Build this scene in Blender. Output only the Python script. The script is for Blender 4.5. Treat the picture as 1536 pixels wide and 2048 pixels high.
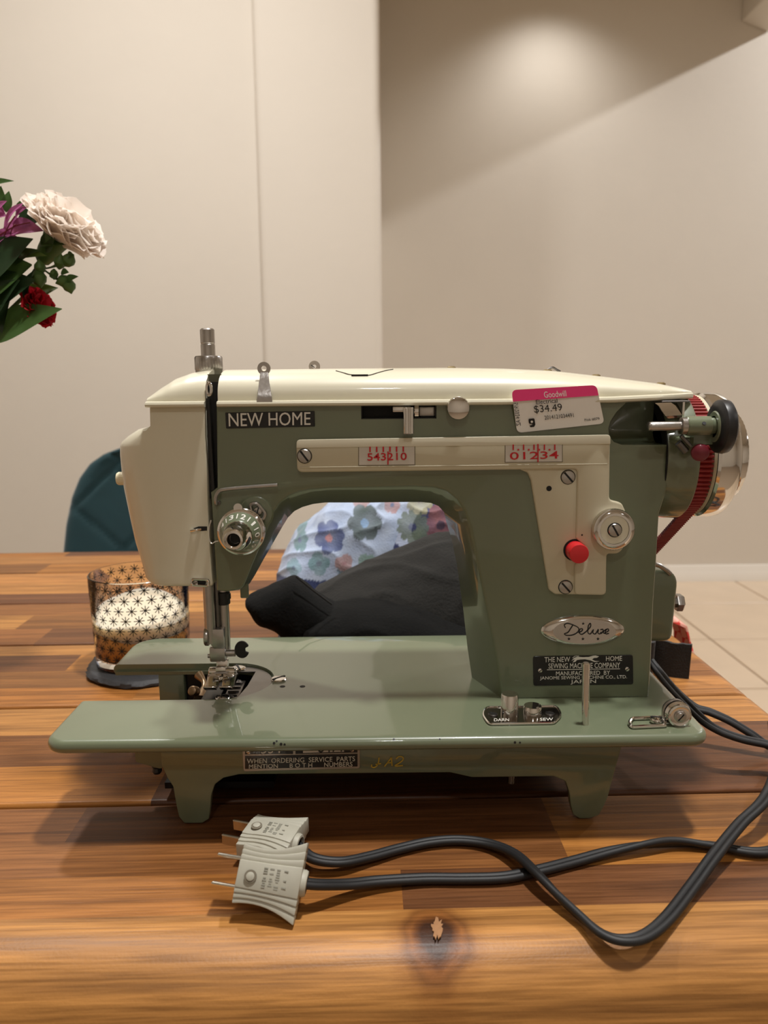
import bpy, bmesh, math, random
from mathutils import Vector, Matrix, noise
random.seed(7)
for o in list(bpy.data.objects): bpy.data.objects.remove(o)
scene = bpy.context.scene
PI = math.pi
V = Vector

# ------------------------------------------------------------------ camera
CAM = V((.1878, -.40, .2558)); YAW, PITCH, ROLL, FPX = .0057, .1663, -.0089, 1550.0
_f = V((math.sin(YAW)*math.cos(PITCH), math.cos(YAW)*math.cos(PITCH), -math.sin(PITCH)))
_r = V((math.cos(YAW), -math.sin(YAW), 0)); _u = _r.cross(_f)
CR = _r*math.cos(ROLL)+_u*math.sin(ROLL); CU = -_r*math.sin(ROLL)+_u*math.cos(ROLL)
cd = bpy.data.cameras.new('camera'); cam = bpy.data.objects.new('camera', cd)
scene.collection.objects.link(cam)
m = Matrix((CR, CU, -_f)).transposed().to_4x4(); m.translation = CAM; cam.matrix_world = m
cd.sensor_fit = 'HORIZONTAL'; cd.sensor_width = 36; cd.lens = 36*FPX/1536
cd.clip_start = .01; cd.clip_end = 50
cd.dof.use_dof = True; cd.dof.focus_distance = .47; cd.dof.aperture_fstop = 16
scene.camera = cam

# ------------------------------------------------------------------ world, lights, exposure
w = bpy.data.worlds.new('world'); scene.world = w; w.use_nodes = True
w.node_tree.nodes['Background'].inputs[0].default_value = (1, .93, .84, 1)
w.node_tree.nodes['Background'].inputs[1].default_value = .05
vs = scene.view_settings
vs.view_transform = 'Standard'; vs.look = 'None'; vs.gamma = 1; vs.use_curve_mapping = False
vs.exposure = 0.22
FLOOR = -.75; CEIL = 2.05
def area(name, loc, target, size, power, col=(1, .985, .96)):
    l = bpy.data.lights.new(name, 'AREA'); l.shape = 'DISK'; l.size = size; l.energy = power; l.color = col
    o = bpy.data.objects.new(name, l); scene.collection.objects.link(o)
    o.location = loc; o.rotation_euler = (V(target)-V(loc)).to_track_quat('-Z', 'Y').to_euler(); return o
def spot(name, loc, target, deg, blend, power, rad, col=(1, .985, .96)):
    l = bpy.data.lights.new(name, 'SPOT'); l.spot_size = math.radians(deg); l.spot_blend = blend
    l.energy = power; l.shadow_soft_size = rad; l.color = col
    o = bpy.data.objects.new(name, l); scene.collection.objects.link(o)
    o.location = loc; o.rotation_euler = (V(target)-V(loc)).to_track_quat('-Z', 'Y').to_euler(); return o
LAMPS_AND_FILL = [((.46, -.02, CEIL-.03), 32), ((-.45, .95, CEIL-.03), 23), ((.2, -1.8, CEIL-.03), 7), ((2.2, -1.2, CEIL-.03), 10)]  # last two, behind the camera, are added for fill and chrome reflections
for i, (l, p) in enumerate(LAMPS_AND_FILL):
    area('ceiling_and_fill_light', l, (l[0], l[1], 0), .14, p)
spot('wall_lamp_light', (.95, 3.08, CEIL-.03), (.95, 3.12, 0), 130, 1.0, 16, .05)
spot('hall_lamp_light', (3.6, 2.6, 2.55), (1.6, 3.3, .4), 110, .6, 210, .05, (.97, .98, 1))

# ------------------------------------------------------------------ helpers
def ray(px, py): return _f+CR*((px-768)/FPX)-CU*((py-1024)/FPX)
def UY(px, py, y): d = ray(px, py); return CAM+d*((y-CAM.y)/d.y)
def UZ(px, py, z): d = ray(px, py); return CAM+d*((z-CAM.z)/d.z)
col = scene.collection
ROOTS = {}
def setp(o, label=None, cat=None, group=None, kind=None):
    if label: o['label'] = label
    if cat: o['category'] = cat
    if group: o['group'] = group
    if kind: o['kind'] = kind
    return o
def thing(name, loc, label, cat, group=None, rz=0):
    o = bpy.data.objects.new(name, None); col.objects.link(o); o.empty_display_size = .02
    o.location = loc; o.rotation_euler.z = rz
    ROOTS[o.name] = V(loc); return setp(o, label, cat, group)
def finish(me, smooth):
    if smooth is None: me.shade_flat()
    else:
        me.shade_smooth(); me.set_sharp_from_angle(angle=math.radians(smooth))
def obj(name, bm, mats, parent=None, smooth=35, label=None, kind=None, fix=True):
    if isinstance(bm, bmesh.types.BMesh):
        if fix: bmesh.ops.recalc_face_normals(bm, faces=bm.faces)
        me = bpy.data.meshes.new(name); bm.to_mesh(me); bm.free(); finish(me, smooth)
    else: me = bm
    if not isinstance(mats, (list, tuple)): mats = [mats]
    if not len(me.materials):
        for x in mats: me.materials.append(x)
    o = bpy.data.objects.new(name, me); col.objects.link(o)
    if parent is not None:
        o.parent = parent
        if parent.name in ROOTS: o.matrix_parent_inverse = Matrix.Translation(-ROOTS[parent.name])
    return setp(o, label, None, None, kind)
def B(): return bmesh.new()
def face(bm, vs_, mi=0):
    try: f = bm.faces.new(vs_); f.material_index = mi; return f
    except ValueError: return None
def box(bm, x0, x1, y0, y1, z0, z1, mi=0):
    v = [bm.verts.new((x, y, z)) for z in (z0, z1) for y in (y0, y1) for x in (x0, x1)]
    for q in ((0, 2, 3, 1), (4, 5, 7, 6), (0, 1, 5, 4), (2, 6, 7, 3), (0, 4, 6, 2), (1, 3, 7, 5)): face(bm, [v[i] for i in q], mi)
    return v
def obox(bm, c, ax, hx, hy, hz, mi=0):
    """box about c with axes ax (3 vectors) and half sizes"""
    v = [bm.verts.new(c+ax[0]*hx*i+ax[1]*hy*j+ax[2]*hz*k) for k in (-1, 1) for j in (-1, 1) for i in (-1, 1)]
    for q in ((0, 2, 3, 1), (4, 5, 7, 6), (0, 1, 5, 4), (2, 6, 7, 3), (0, 4, 6, 2), (1, 3, 7, 5)): face(bm, [v[i] for i in q], mi)
    return v
def prism(bm, pts, vec, mi=0):
    vec = V(vec); a = [bm.verts.new(p) for p in pts]; b = [bm.verts.new(V(p)+vec) for p in pts]; n = len(a)
    fa = face(bm, a, mi); fb = face(bm, b[::-1], mi)
    for i in range(n): face(bm, (a[i], b[i], b[(i+1) % n], a[(i+1) % n]), mi)
    return a, b
def bevel(bm, off, seg=2, ang=30, sel=None):
    bmesh.ops.recalc_face_normals(bm, faces=bm.faces)
    es = [e for e in bm.edges if len(e.link_faces) == 2 and e.calc_face_angle(0) > math.radians(ang) and (sel is None or sel(e))]
    if es: bmesh.ops.bevel(bm, geom=es, offset=off, segments=seg, profile=.5, affect='EDGES', clamp_overlap=True)
    return bm
def loft(bm, rings, cap=True, closed=True, mi=0):
    R = [[bm.verts.new(p) for p in r] for r in rings]; n = len(R[0])
    for a, b in zip(R, R[1:]):
        for i in range(n if closed else n-1): face(bm, (a[i], a[(i+1) % n], b[(i+1) % n], b[i]), mi)
    if cap: face(bm, R[0][::-1], mi); face(bm, R[-1], mi)
    return R
def frame(d):
    d = V(d).normalized(); a = V((0, 0, 1)) if abs(d.z) < .9 else V((1, 0, 0))
    x = a.cross(d).normalized(); return x, d.cross(x), d
def lathe(bm, prof, c, axis, segs=28, mi=0, ripple=None):
    """prof: (radius, height along axis); open ends are capped"""
    x, y, d = frame(axis); c = V(c); rings = []
    for k, (r, h) in enumerate(prof):
        rr = []
        for i in range(segs):
            a = 2*PI*i/segs; q = r*(1+(ripple[1] if ripple and k in ripple[0] and i % 2 else 0))
            rr.append(c+d*h+(x*math.cos(a)+y*math.sin(a))*q)
        rings.append(rr)
    return loft(bm, rings, True, True, mi)
def cyl(bm, p0, p1, r, segs=20, mi=0, ch=0):
    p0, p1 = V(p0), V(p1); L = (p1-p0).length
    pr = [(r, 0), (r, L)] if not ch else [(r-ch, 0), (r, ch), (r, L-ch), (r-ch, L)]
    return lathe(bm, pr, p0, p1-p0, segs, mi)
def tube(bm, pts, rad, segs=10, mi=0, flat=None, roll=None):
    pts = [V(p) for p in pts]; n = len(pts); rings = []
    t = (pts[1]-pts[0]).normalized(); x, y, _ = frame(t)
    for i in range(n):
        nt = (pts[min(i+1, n-1)]-pts[max(i-1, 0)]).normalized()
        q = t.rotation_difference(nt); x = q @ x; y = q @ y; t = nt
        r = rad[i] if isinstance(rad, (list, tuple)) else rad
        rings.append([pts[i]+(x*math.cos(2*PI*k/segs)+y*math.sin(2*PI*k/segs))*r for k in range(segs)])
    return loft(bm, rings, True, True, mi)
def smooth_path(pts, n=8):
    pts = [V(p) for p in pts]; out = []
    P = [pts[0]*2-pts[1]]+pts+[pts[-1]*2-pts[-2]]
    for i in range(1, len(P)-2):
        a, b, c, d = P[i-1:i+3]
        for k in range(n):
            t = k/n
            out.append(.5*((2*b)+(c-a)*t+(2*a-5*b+4*c-d)*t*t+(3*b-a-3*c+d)*t**3))
    return out+[pts[-1]]
def rpoly(pts, rad, n=5):
    """round the corners of a 2-D polygon"""
    out = []; N = len(pts); pts = [V(p) for p in pts]
    for i, p in enumerate(pts):
        r = rad[i] if isinstance(rad, (list, tuple)) else rad
        a, b = pts[i-1]-p, pts[(i+1) % N]-p; la, lb = a.length, b.length; a.normalize(); b.normalize()
        ang = math.acos(max(-1, min(1, a.dot(b)))); 
        if r <= 0 or ang > PI-.02: out.append(p); continue
        t = min(r/math.tan(ang/2), .48*la, .48*lb)
        p0, p1 = p+a*t, p+b*t
        for k in range(n+1):
            s = k/n; out.append(p0*(1-s)**2+p*2*s*(1-s)+p1*s*s)
    return out
def lerp_tab(tab, x):
    if x <= tab[0][0]: return tab[0][1]
    for (a, b), (c, d) in zip(tab, tab[1:]):
        if x <= c: return b+(d-b)*(x-a)/(c-a)
    return tab[-1][1]
def text_mesh(s, fn, ext=0.0, bold=0.0, shear=0.0, res=3):
    """text -> mesh, its box mapped to (u, v) in 0..1 and depth d (-1..1) by fn"""
    c = bpy.data.curves.new('t', 'FONT'); c.body = s; c.extrude = .1 if ext else 0; c.offset = bold; c.shear = shear; c.resolution_u = res
    t = bpy.data.objects.new('t', c); col.objects.link(t)
    bpy.context.view_layer.update()
    me = bpy.data.meshes.new_from_object(t.evaluated_get(bpy.context.evaluated_depsgraph_get()))
    bpy.data.objects.remove(t); bpy.data.curves.remove(c)
    xs = [v.co.x for v in me.vertices]; ys = [v.co.y for v in me.vertices]
    x0, x1, y0, y1 = min(xs), max(xs), min(ys), max(ys)
    for v in me.vertices: v.co = fn((v.co.x-x0)/(x1-x0), (v.co.y-y0)/(y1-y0), v.co.z/.1)
    me.materials.clear(); return me
def quad_fn(TL, TR, BR, BL, y, th, plane='Y'):
    def fn(u, v, d):
        px = (TL[0]*(1-u)+TR[0]*u)*v+(BL[0]*(1-u)+BR[0]*u)*(1-v); py = (TL[1]*(1-u)+TR[1]*u)*v+(BL[1]*(1-u)+BR[1]*u)*(1-v)
        if plane == 'Y':
            p = UY(px, py, y); return p+V((0, -d*th, 0))
        p = UZ(px, py, y); return p+V((0, 0, d*th))
    return fn
def text_px(name, s, q, y, mat, parent, th=.0002, bold=0, shear=0, plane='Y'):
    if len(q) == 4 and not isinstance(q[0], (tuple, list)): x0, y0, x1, y1 = q; q = ((x0, y0), (x1, y0), (x1, y1), (x0, y1))
    me = text_mesh(s, quad_fn(*q, y, th, plane), th, bold, shear); me.name = name; me.shade_flat()
    return obj(name, me, mat, parent)
def stroke(bm, pts, w, y, th=.00025, n=4):
    """painted stroke through pixel points on the plane Y=y"""
    P = smooth_path([V((a, b, 0)) for a, b in pts], n) if len(pts) > 2 else [V((a, b, 0)) for a, b in pts]
    L = []
    for i, p in enumerate(P):
        t = (P[min(i+1, len(P)-1)]-P[max(i-1, 0)]).normalized(); nn = V((-t.y, t.x, 0))*w*.5
        L.append((p+nn, p-nn))
    R = [[UY(a.x, a.y, y), UY(b.x, b.y, y), UY(b.x, b.y, y-th), UY(a.x, a.y, y-th)] for a, b in L]
    loft(bm, R)
def plate_px(pts, y, th, bev=.0006, seg=2, rad=0, n=5):
    if rad: pts = rpoly([(a, b) for a, b in pts], rad, n)
    bm = B(); prism(bm, [UY(p[0], p[1], y) for p in pts], (0, th, 0))
    if bev: bevel(bm, bev, seg, 40, lambda e: all(abs(v.co.y-y) < 1e-6 for v in e.verts))
    return bm
def apply_bool(o, cutters):
    for c in cutters:
        md = o.modifiers.new('b', 'BOOLEAN'); md.operation = 'DIFFERENCE'; md.solver = 'EXACT'; md.object = c
    bpy.context.view_layer.update()
    me = bpy.data.meshes.new_from_object(o.evaluated_get(bpy.context.evaluated_depsgraph_get()))
    old = o.data; o.modifiers.clear(); o.data = me; me.name = old.name; bpy.data.meshes.remove(old)
    for c in cutters: bpy.data.objects.remove(c)
    me.set_sharp_from_angle(angle=math.radians(35))

# ------------------------------------------------------------------ materials
def s2l(*c): return tuple(((x/255)/12.92 if x/255 < .04045 else ((x/255+.055)/1.055)**2.4) for x in c)+(1,)
def mat(name, c, rough=.5, metal=0, coat=0, bump=0, bscale=300, var=0, vscale=30, spec=.5, sheen=0, crough=.05):
    m = bpy.data.materials.new(name); m.use_nodes = True; nt = m.node_tree; b = nt.nodes['Principled BSDF']
    b.inputs['Base Color'].default_value = c; b.inputs['Roughness'].default_value = rough; b.inputs['Metallic'].default_value = metal
    b.inputs['Coat Weight'].default_value = coat; b.inputs['Coat Roughness'].default_value = crough
    b.inputs['Specular IOR Level'].default_value = spec
    if sheen: b.inputs['Sheen Weight'].default_value = sheen; b.inputs['Sheen Roughness'].default_value = .5
    tc = nt.nodes.new('ShaderNodeTexCoord')
    if bump:
        n = nt.nodes.new('ShaderNodeTexNoise'); n.inputs['Scale'].default_value = bscale; n.inputs['Detail'].default_value = 3
        bp = nt.nodes.new('ShaderNodeBump'); bp.inputs['Strength'].default_value = bump; bp.inputs['Distance'].default_value = .002
        nt.links.new(tc.outputs['Object'], n.inputs['Vector']); nt.links.new(n.outputs[0], bp.inputs['Height']); nt.links.new(bp.outputs[0], b.inputs['Normal'])
    if var:
        n = nt.nodes.new('ShaderNodeTexNoise'); n.inputs['Scale'].default_value = vscale; n.inputs['Detail'].default_value = 4
        mx = nt.nodes.new('ShaderNodeMix'); mx.data_type = 'RGBA'
        mx.inputs[6].default_value = tuple(x*(1-var) for x in c[:3])+(1,); mx.inputs[7].default_value = tuple(min(1, x*(1+var)) for x in c[:3])+(1,)
        nt.links.new(tc.outputs['Object'], n.inputs['Vector']); nt.links.new(n.outputs[0], mx.inputs[0]); nt.links.new(mx.outputs[2], b.inputs['Base Color'])
    return m
GREEN = mat('green_enamel', s2l(106, 114, 90), .32, coat=.8, var=.05, vscale=25, crough=.04)
CREAM = mat('cream_enamel', s2l(216, 210, 187), .35, coat=.6, var=.03, vscale=18, crough=.05)
CREAM2 = mat('cream_panel', s2l(198, 189, 162), .5, coat=.2, var=.03)
CHROME = mat('chrome', (.72, .70, .67, 1), .09, 1, var=.06, vscale=90)
STEEL = mat('steel', (.46, .44, .42, 1), .28, 1, bump=.05, bscale=400, var=.1, vscale=200)
DSTEEL = mat('dark_steel', (.16, .15, .145, 1), .32, 1, var=.15, vscale=150)
BLACK = mat('black_paint', (.006, .006, .006, 1), .35)
SLOT = mat('slot_black', (.003, .003, .003, 1), .6)
BLKPLATE = mat('black_plate', (.008, .008, .008, 1), .3, bump=.1, bscale=900)
RUBBER = mat('black_rubber', (.012, .012, .013, 1), .38)
WHITE = mat('white_letter', s2l(225, 222, 212), .45)
DIALW = mat('dial_white', s2l(205, 198, 186), .5)
RED = mat('red_print', s2l(190, 20, 30), .5)
REDP = mat('red_plastic', s2l(205, 30, 38), .4, coat=.2)
BURG = mat('burgundy_plastic', s2l(110, 20, 40), .35, coat=.2)
BELT = mat('red_belt', s2l(140, 30, 28), .55, var=.15, vscale=200)
YELLOW = mat('yellow_paint', s2l(205, 175, 60), .5)
IVORY = mat('ivory_plastic', s2l(232, 222, 190), .45)
PLUG = mat('plug_plastic', s2l(178, 175, 160), .5, var=.05, vscale=200)
PLUGT = mat('plug_mark', s2l(150, 148, 136), .5)
BRASS = mat('nickel_blade', (.62, .58, .50, 1), .25, 1)
BRONZE = mat('bronze', (.30, .21, .13, 1), .35, 1)
STICKW = mat('sticker_white', s2l(246, 243, 238), .45, var=.02)
PINK = mat('sticker_pink', s2l(246, 62, 132), .45)
INK = mat('ink', (.008, .008, .008, 1), .6)
SILVER = mat('badge_silver', (.62, .61, .60, 1), .3, 1)
WALL = mat('wall_paint', s2l(215, 206, 193), .75, bump=.25, bscale=38, var=.02, vscale=6)
CEILM = mat('ceiling_paint', s2l(225, 218, 205), .85)
BASEB = mat('baseboard_paint', s2l(238, 232, 222), .4)
TILE = mat('tile', s2l(214, 192, 166), .32, var=.10, vscale=7, bump=.05, bscale=60)
GROUT = mat('grout', s2l(158, 138, 116), .9)
SLATE = mat('slate', s2l(46, 46, 48), .6, bump=.6, bscale=120, var=.25, vscale=60)
TEAL = mat('teal_velvet', s2l(14, 54, 60), .8, sheen=.25, var=.12, vscale=40)
BLEG = mat('black_leg', (.01, .01, .01, 1), .4)
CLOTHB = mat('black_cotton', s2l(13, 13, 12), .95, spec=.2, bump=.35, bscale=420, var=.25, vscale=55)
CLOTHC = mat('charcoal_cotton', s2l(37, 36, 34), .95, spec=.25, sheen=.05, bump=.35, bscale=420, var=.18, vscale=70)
STRAP = mat('black_webbing', s2l(22, 22, 24), .85, bump=.5, bscale=700, sheen=.2)
LEAF = mat('leaf', s2l(90, 122, 66), .42, var=.25, vscale=40)
LEAFD = mat('leaf_dark', s2l(66, 94, 62), .4, var=.25, vscale=40)
LEAFL = mat('leaf_light', s2l(116, 140, 72), .45, var=.2, vscale=50)
STEM = mat('stem', s2l(72, 92, 52), .5)
PETW = mat('petal_white', s2l(252, 243, 234), .9, var=.03, vscale=80, spec=.1)
PETR = mat('petal_red', s2l(190, 24, 40), .65, var=.2, vscale=80)
PETP = mat('petal_pink', s2l(214, 140, 188), .6, var=.25, vscale=70)
def translucent(m, f):
    nt = m.node_tree; b = nt.nodes['Principled BSDF']; o = nt.nodes['Material Output']; t = nt.nodes.new('ShaderNodeBsdfTranslucent'); x = nt.nodes.new('ShaderNodeMixShader'); x.inputs[0].default_value = f
    l = b.inputs['Base Color'].links
    if l: nt.links.new(l[0].from_socket, t.inputs[0])
    else: t.inputs[0].default_value = b.inputs['Base Color'].default_value
    nt.links.new(b.outputs[0], x.inputs[1]); nt.links.new(t.outputs[0], x.inputs[2]); nt.links.new(x.outputs[0], o.inputs[0])
for m_ in (PETW, PETR, PETP): translucent(m_, .45)
for m_ in (LEAF, LEAFD, LEAFL): translucent(m_, .25)
def glass_mat(name, c=(1, 1, 1, 1), rough=0):
    m = bpy.data.materials.new(name); m.use_nodes = True; b = m.node_tree.nodes['Principled BSDF']
    b.inputs['Transmission Weight'].default_value = 1; b.inputs['Roughness'].default_value = rough; b.inputs['IOR'].default_value = 1.3
    b.inputs['Base Color'].default_value = c; return m
GLASS = glass_mat('clear_glass', (.97, .98, .97, 1))
def emit_mat(name, c, s):
    m = bpy.data.materials.new(name); m.use_nodes = True; b = m.node_tree.nodes['Principled BSDF']
    b.inputs['Emission Color'].default_value = c; b.inputs['Emission Strength'].default_value = s; return m
LAMPM = emit_mat('lamp_lens', (1, .88, .72, 1), 6)

def wood_mat(name, knot=None):
    m = bpy.data.materials.new(name); m.use_nodes = True; nt = m.node_tree; b = nt.nodes['Principled BSDF']; L = nt.links.new
    N = lambda t: nt.nodes.new('ShaderNode'+t)
    tc = N('TexCoord'); oi = N('ObjectInfo')
    mu = N('Math'); mu.operation = 'MULTIPLY'; mu.inputs[1].default_value = 37; L(oi.outputs['Random'], mu.inputs[0])
    ad = N('VectorMath'); ad.operation = 'ADD'; L(tc.outputs['Object'], ad.inputs[0]); L(mu.outputs[0], ad.inputs[1])
    src = ad.outputs[0]
    kfac = None
    if knot:
        sb = N('VectorMath'); sb.operation = 'SUBTRACT'; sb.inputs[1].default_value = knot; L(tc.outputs['Object'], sb.inputs[0])
        sc = N('VectorMath'); sc.operation = 'MULTIPLY'; sc.inputs[1].default_value = (1.05, .9, 0); L(sb.outputs[0], sc.inputs[0])
        nz = N('TexNoise'); nz.inputs['Scale'].default_value = 70; nz.inputs['Detail'].default_value = 3; L(tc.outputs['Object'], nz.inputs['Vector'])
        ln = N('VectorMath'); ln.operation = 'LENGTH'; L(sc.outputs[0], ln.inputs[0])
        nm = N('Math'); nm.operation = 'MULTIPLY_ADD'; nm.inputs[1].default_value = .008; L(nz.outputs[0], nm.inputs[0]); L(ln.outputs['Value'], nm.inputs[2])
        kfac = nm.outputs[0]
    mp = N('Mapping'); mp.inputs['Scale'].default_value = (2.6, 70, 70); L(src, mp.inputs['Vector'])
    n1 = N('TexNoise'); n1.inputs['Scale'].default_value = 1.6; n1.inputs['Detail'].default_value = 6; n1.inputs['Distortion'].default_value = .9; L(mp.outputs[0], n1.inputs['Vector'])
    mp2 = N('Mapping'); mp2.inputs['Scale'].default_value = (14, 420, 420); L(src, mp2.inputs['Vector'])
    n2 = N('TexNoise'); n2.inputs['Scale'].default_value = 1.5; n2.inputs['Detail'].default_value = 4; L(mp2.outputs[0], n2.inputs['Vector'])
    r1 = N('ValToRGB'); e = r1.color_ramp.elements; e[0].position = .30; e[0].color = (.55, .51, .48, 1); e[1].position = .68; e[1].color = (1.15, 1.14, 1.12, 1); L(n1.outputs[0], r1.inputs[0])
    r2 = N('ValToRGB'); e = r2.color_ramp.elements; e[0].position = .35; e[0].color = (.72, .68, .64, 1); e[1].position = .6; e[1].color = (1.08, 1.06, 1.04, 1); L(n2.outputs[0], r2.inputs[0])
    def mul(a, c):
        x = N('Mix'); x.data_type = 'RGBA'; x.blend_type = 'MULTIPLY'; x.inputs[0].default_value = 1; L(a, x.inputs[6]); L(c, x.inputs[7]); return x.outputs[2]
    c = mul(mul(oi.outputs['Color'], r1.outputs[0]), r2.outputs[0])
    if kfac:
        kr = N('ValToRGB'); e = kr.color_ramp.elements
        e[0].position = .0; e[0].color = (.10, .07, .06, 1); e[1].position = 1; e[1].color = (1, 1, 1, 1)
        for ps, cc in ((.30, (.12, .08, .07, 1)), (.42, (.40, .30, .24, 1)), (.50, (.62, .5, .42, 1)), (.60, (.5, .42, .36, 1)), (.75, (.85, .8, .75, 1))):
            x = e.new(ps); x.color = cc
        sc2 = N('Math'); sc2.operation = 'MULTIPLY'; sc2.inputs[1].default_value = 36; kb = N('Math'); kb.operation = 'SUBTRACT'; kb.inputs[1].default_value = .003; L(kfac, kb.inputs[0]); L(kb.outputs[0], sc2.inputs[0]); L(sc2.outputs[0], kr.inputs[0])
        c = mul(c, kr.outputs[0])
    L(c, b.inputs['Base Color']); b.inputs['Specular IOR Level'].default_value = .3
    b.inputs['Coat Weight'].default_value = .0; b.inputs['Coat Roughness'].default_value = .25
    mr = N('MapRange'); mr.inputs[3].default_value = .32; mr.inputs[4].default_value = .55; L(n2.outputs[0], mr.inputs[0]); L(mr.outputs[0], b.inputs['Roughness'])
    n3 = N('TexNoise'); n3.inputs['Scale'].default_value = 650; n3.inputs['Detail'].default_value = 2; L(src, n3.inputs['Vector'])
    hh = N('Math'); hh.operation = 'MULTIPLY_ADD'; hh.inputs[1].default_value = .6; L(n3.outputs[0], hh.inputs[0]); L(n2.outputs[0], hh.inputs[2])
    bp = N('Bump'); bp.inputs['Strength'].default_value = .22; bp.inputs['Distance'].default_value = .0006; L(hh.outputs[0], bp.inputs['Height']); L(bp.outputs[0], b.inputs['Normal'])
    return m

# ------------------------------------------------------------------ room
def struct(name, bm, m, parent=None, smooth=35):
    o = obj(name, bm, m, parent, smooth)
    if parent is None: o['kind'] = 'structure'
    return o
YB, YA = 2.00, 2.035          # face of the pillar, face of the wall beside it
XB0, XB1 = UY(512, 300, YB).x, UY(763, 500, YB).x
YR = 3.39
XL, XR, YN = -2.3, 4.6, -3.2
HX = UY(1482, 44, YR).x; HZ = UY(1482, 44, YR).z
bm = B(); box(bm, XL-.1, XR+.1, YN-.1, YR+.1, FLOOR-.1, FLOOR-.006); floor = struct('floor', bm, GROUT)
T = .4925; tx0 = 1.4816-4*T; ty0 = 2.995-6*T
bm = B(); box(bm, .004, T-.004, .004, T-.004, -.008, 0); bevel(bm, .002, 1)
tile_me = None
for i in range(-2, 8):
    for j in range(-1, 8):
        x, y = tx0+i*T, ty0+j*T
        if y > YR or (x < -1.2 and y < 1.5) or (y+T > YA and x < XB1-.05): continue
        if tile_me is None: o = obj('tile', bm, TILE, floor); tile_me = o.data
        else: o = obj('tile', tile_me, TILE, floor)
        o.location = (x, y, FLOOR+random.uniform(0, .0006))
def bull(bm, x0, x1, y0, y1, r, sides):
    """upright wall block with rounded front corners"""
    P = []
    if 'L' in sides: P += [V((x0+r-r*math.cos(a*PI/12), y0+r-r*math.sin(a*PI/12))) for a in range(7)]
    else: P += [V((x0, y0))]
    if 'R' in sides: P += [V((x1-r+r*math.sin(a*PI/12), y0+r-r*math.cos(a*PI/12))) for a in range(7)]
    else: P += [V((x1, y0))]
    P += [V((x1, y1)), V((x0, y1))]
    prism(bm, [(p.x, p.y, FLOOR) for p in P], (0, 0, CEIL+.6-FLOOR))
bm = B(); box(bm, XL, XB0+.02, YA, YA+.1, FLOOR, CEIL+.6); struct('wall_left_recess', bm, WALL)
bm = B(); bull(bm, XB0, XB1, YB, YR+.1, .022, 'LR'); struct('wall_pillar', bm, WALL)
bm = B(); box(bm, XB1-.05, XR, YR, YR+.1, FLOOR, CEIL+.6); struct('wall_back', bm, WALL)
bm = B(); box(bm, XL-.1, XL, YN, YR, FLOOR, CEIL+.6); struct('wall_left', bm, WALL)
bm = B(); box(bm, XR, XR+.1, YN, YR, FLOOR, CEIL+.6); struct('wall_right', bm, WALL)
bm = B(); box(bm, XL, XR, YN-.1, YN, FLOOR, CEIL+.6); struct('wall_front', bm, WALL)
bm = B(); box(bm, XL, HX+.15, YN, YR, CEIL, CEIL+.08); struct('ceiling', bm, CEILM)
bm = B(); box(bm, HX, XR, YN, YR, CEIL+.62, CEIL+.7); struct('ceiling_hall', bm, CEILM)
# header beam between the two rooms (its underside shows at the top right)
bm = B(); prism(bm, [(HX, YN, HZ), (HX+.13, YN, HZ-.045), (HX+.13, YN, CEIL+.62), (HX, YN, CEIL+.62)], (0, YR-YN, 0)); bevel(bm, .008, 2); struct('trim_1', bm, WALL)
def baseboard(name, x0, x1, y):
    prof = [(0, 0), (-.014, 0), (-.014, .052), (-.011, .058), (-.012, .066), (-.007, .076), (-.007, .082), (0, .084)]
    bm = B(); prism(bm, [(x0, y+a, FLOOR+b) for a, b in prof], (x1-x0, 0, 0)); struct(name, bm, BASEB)
baseboard('baseboard_back', XB1+.0, XR, YR); baseboard('baseboard_pillar', XB0, XB1-.02, YB); baseboard('baseboard_left', XL, XB0, YA)

# ------------------------------------------------------------------ table
TROT = .019
tab = thing('dining_table', (.0, .34, FLOOR), 'long honey brown wooden table of glued slats carrying the sewing machine', 'table', rz=TROT)
KN = UZ(872, 1868, 0)
WOOD = wood_mat('acacia'); 
def to_tab(p):  # world -> unrotated table coordinates
    q = V((p.x, p.y-.34, 0)); q.rotate(Matrix.Rotation(-TROT, 3, 'Z')); return V((q.x, q.y+.34, 0))
kt = to_tab(KN); WOODK = wood_mat('acacia_knot', (kt.x, kt.y, 0))
SEAMS = [-.106, .0437, .1935, .347, .497, .648, .789]
TX0, TX1, TH = -1.25, .492, .032
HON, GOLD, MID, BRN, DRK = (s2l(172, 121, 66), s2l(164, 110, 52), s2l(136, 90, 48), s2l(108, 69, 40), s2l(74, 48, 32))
def X(px, py): return to_tab(UZ(px, py, 0)).x
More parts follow.
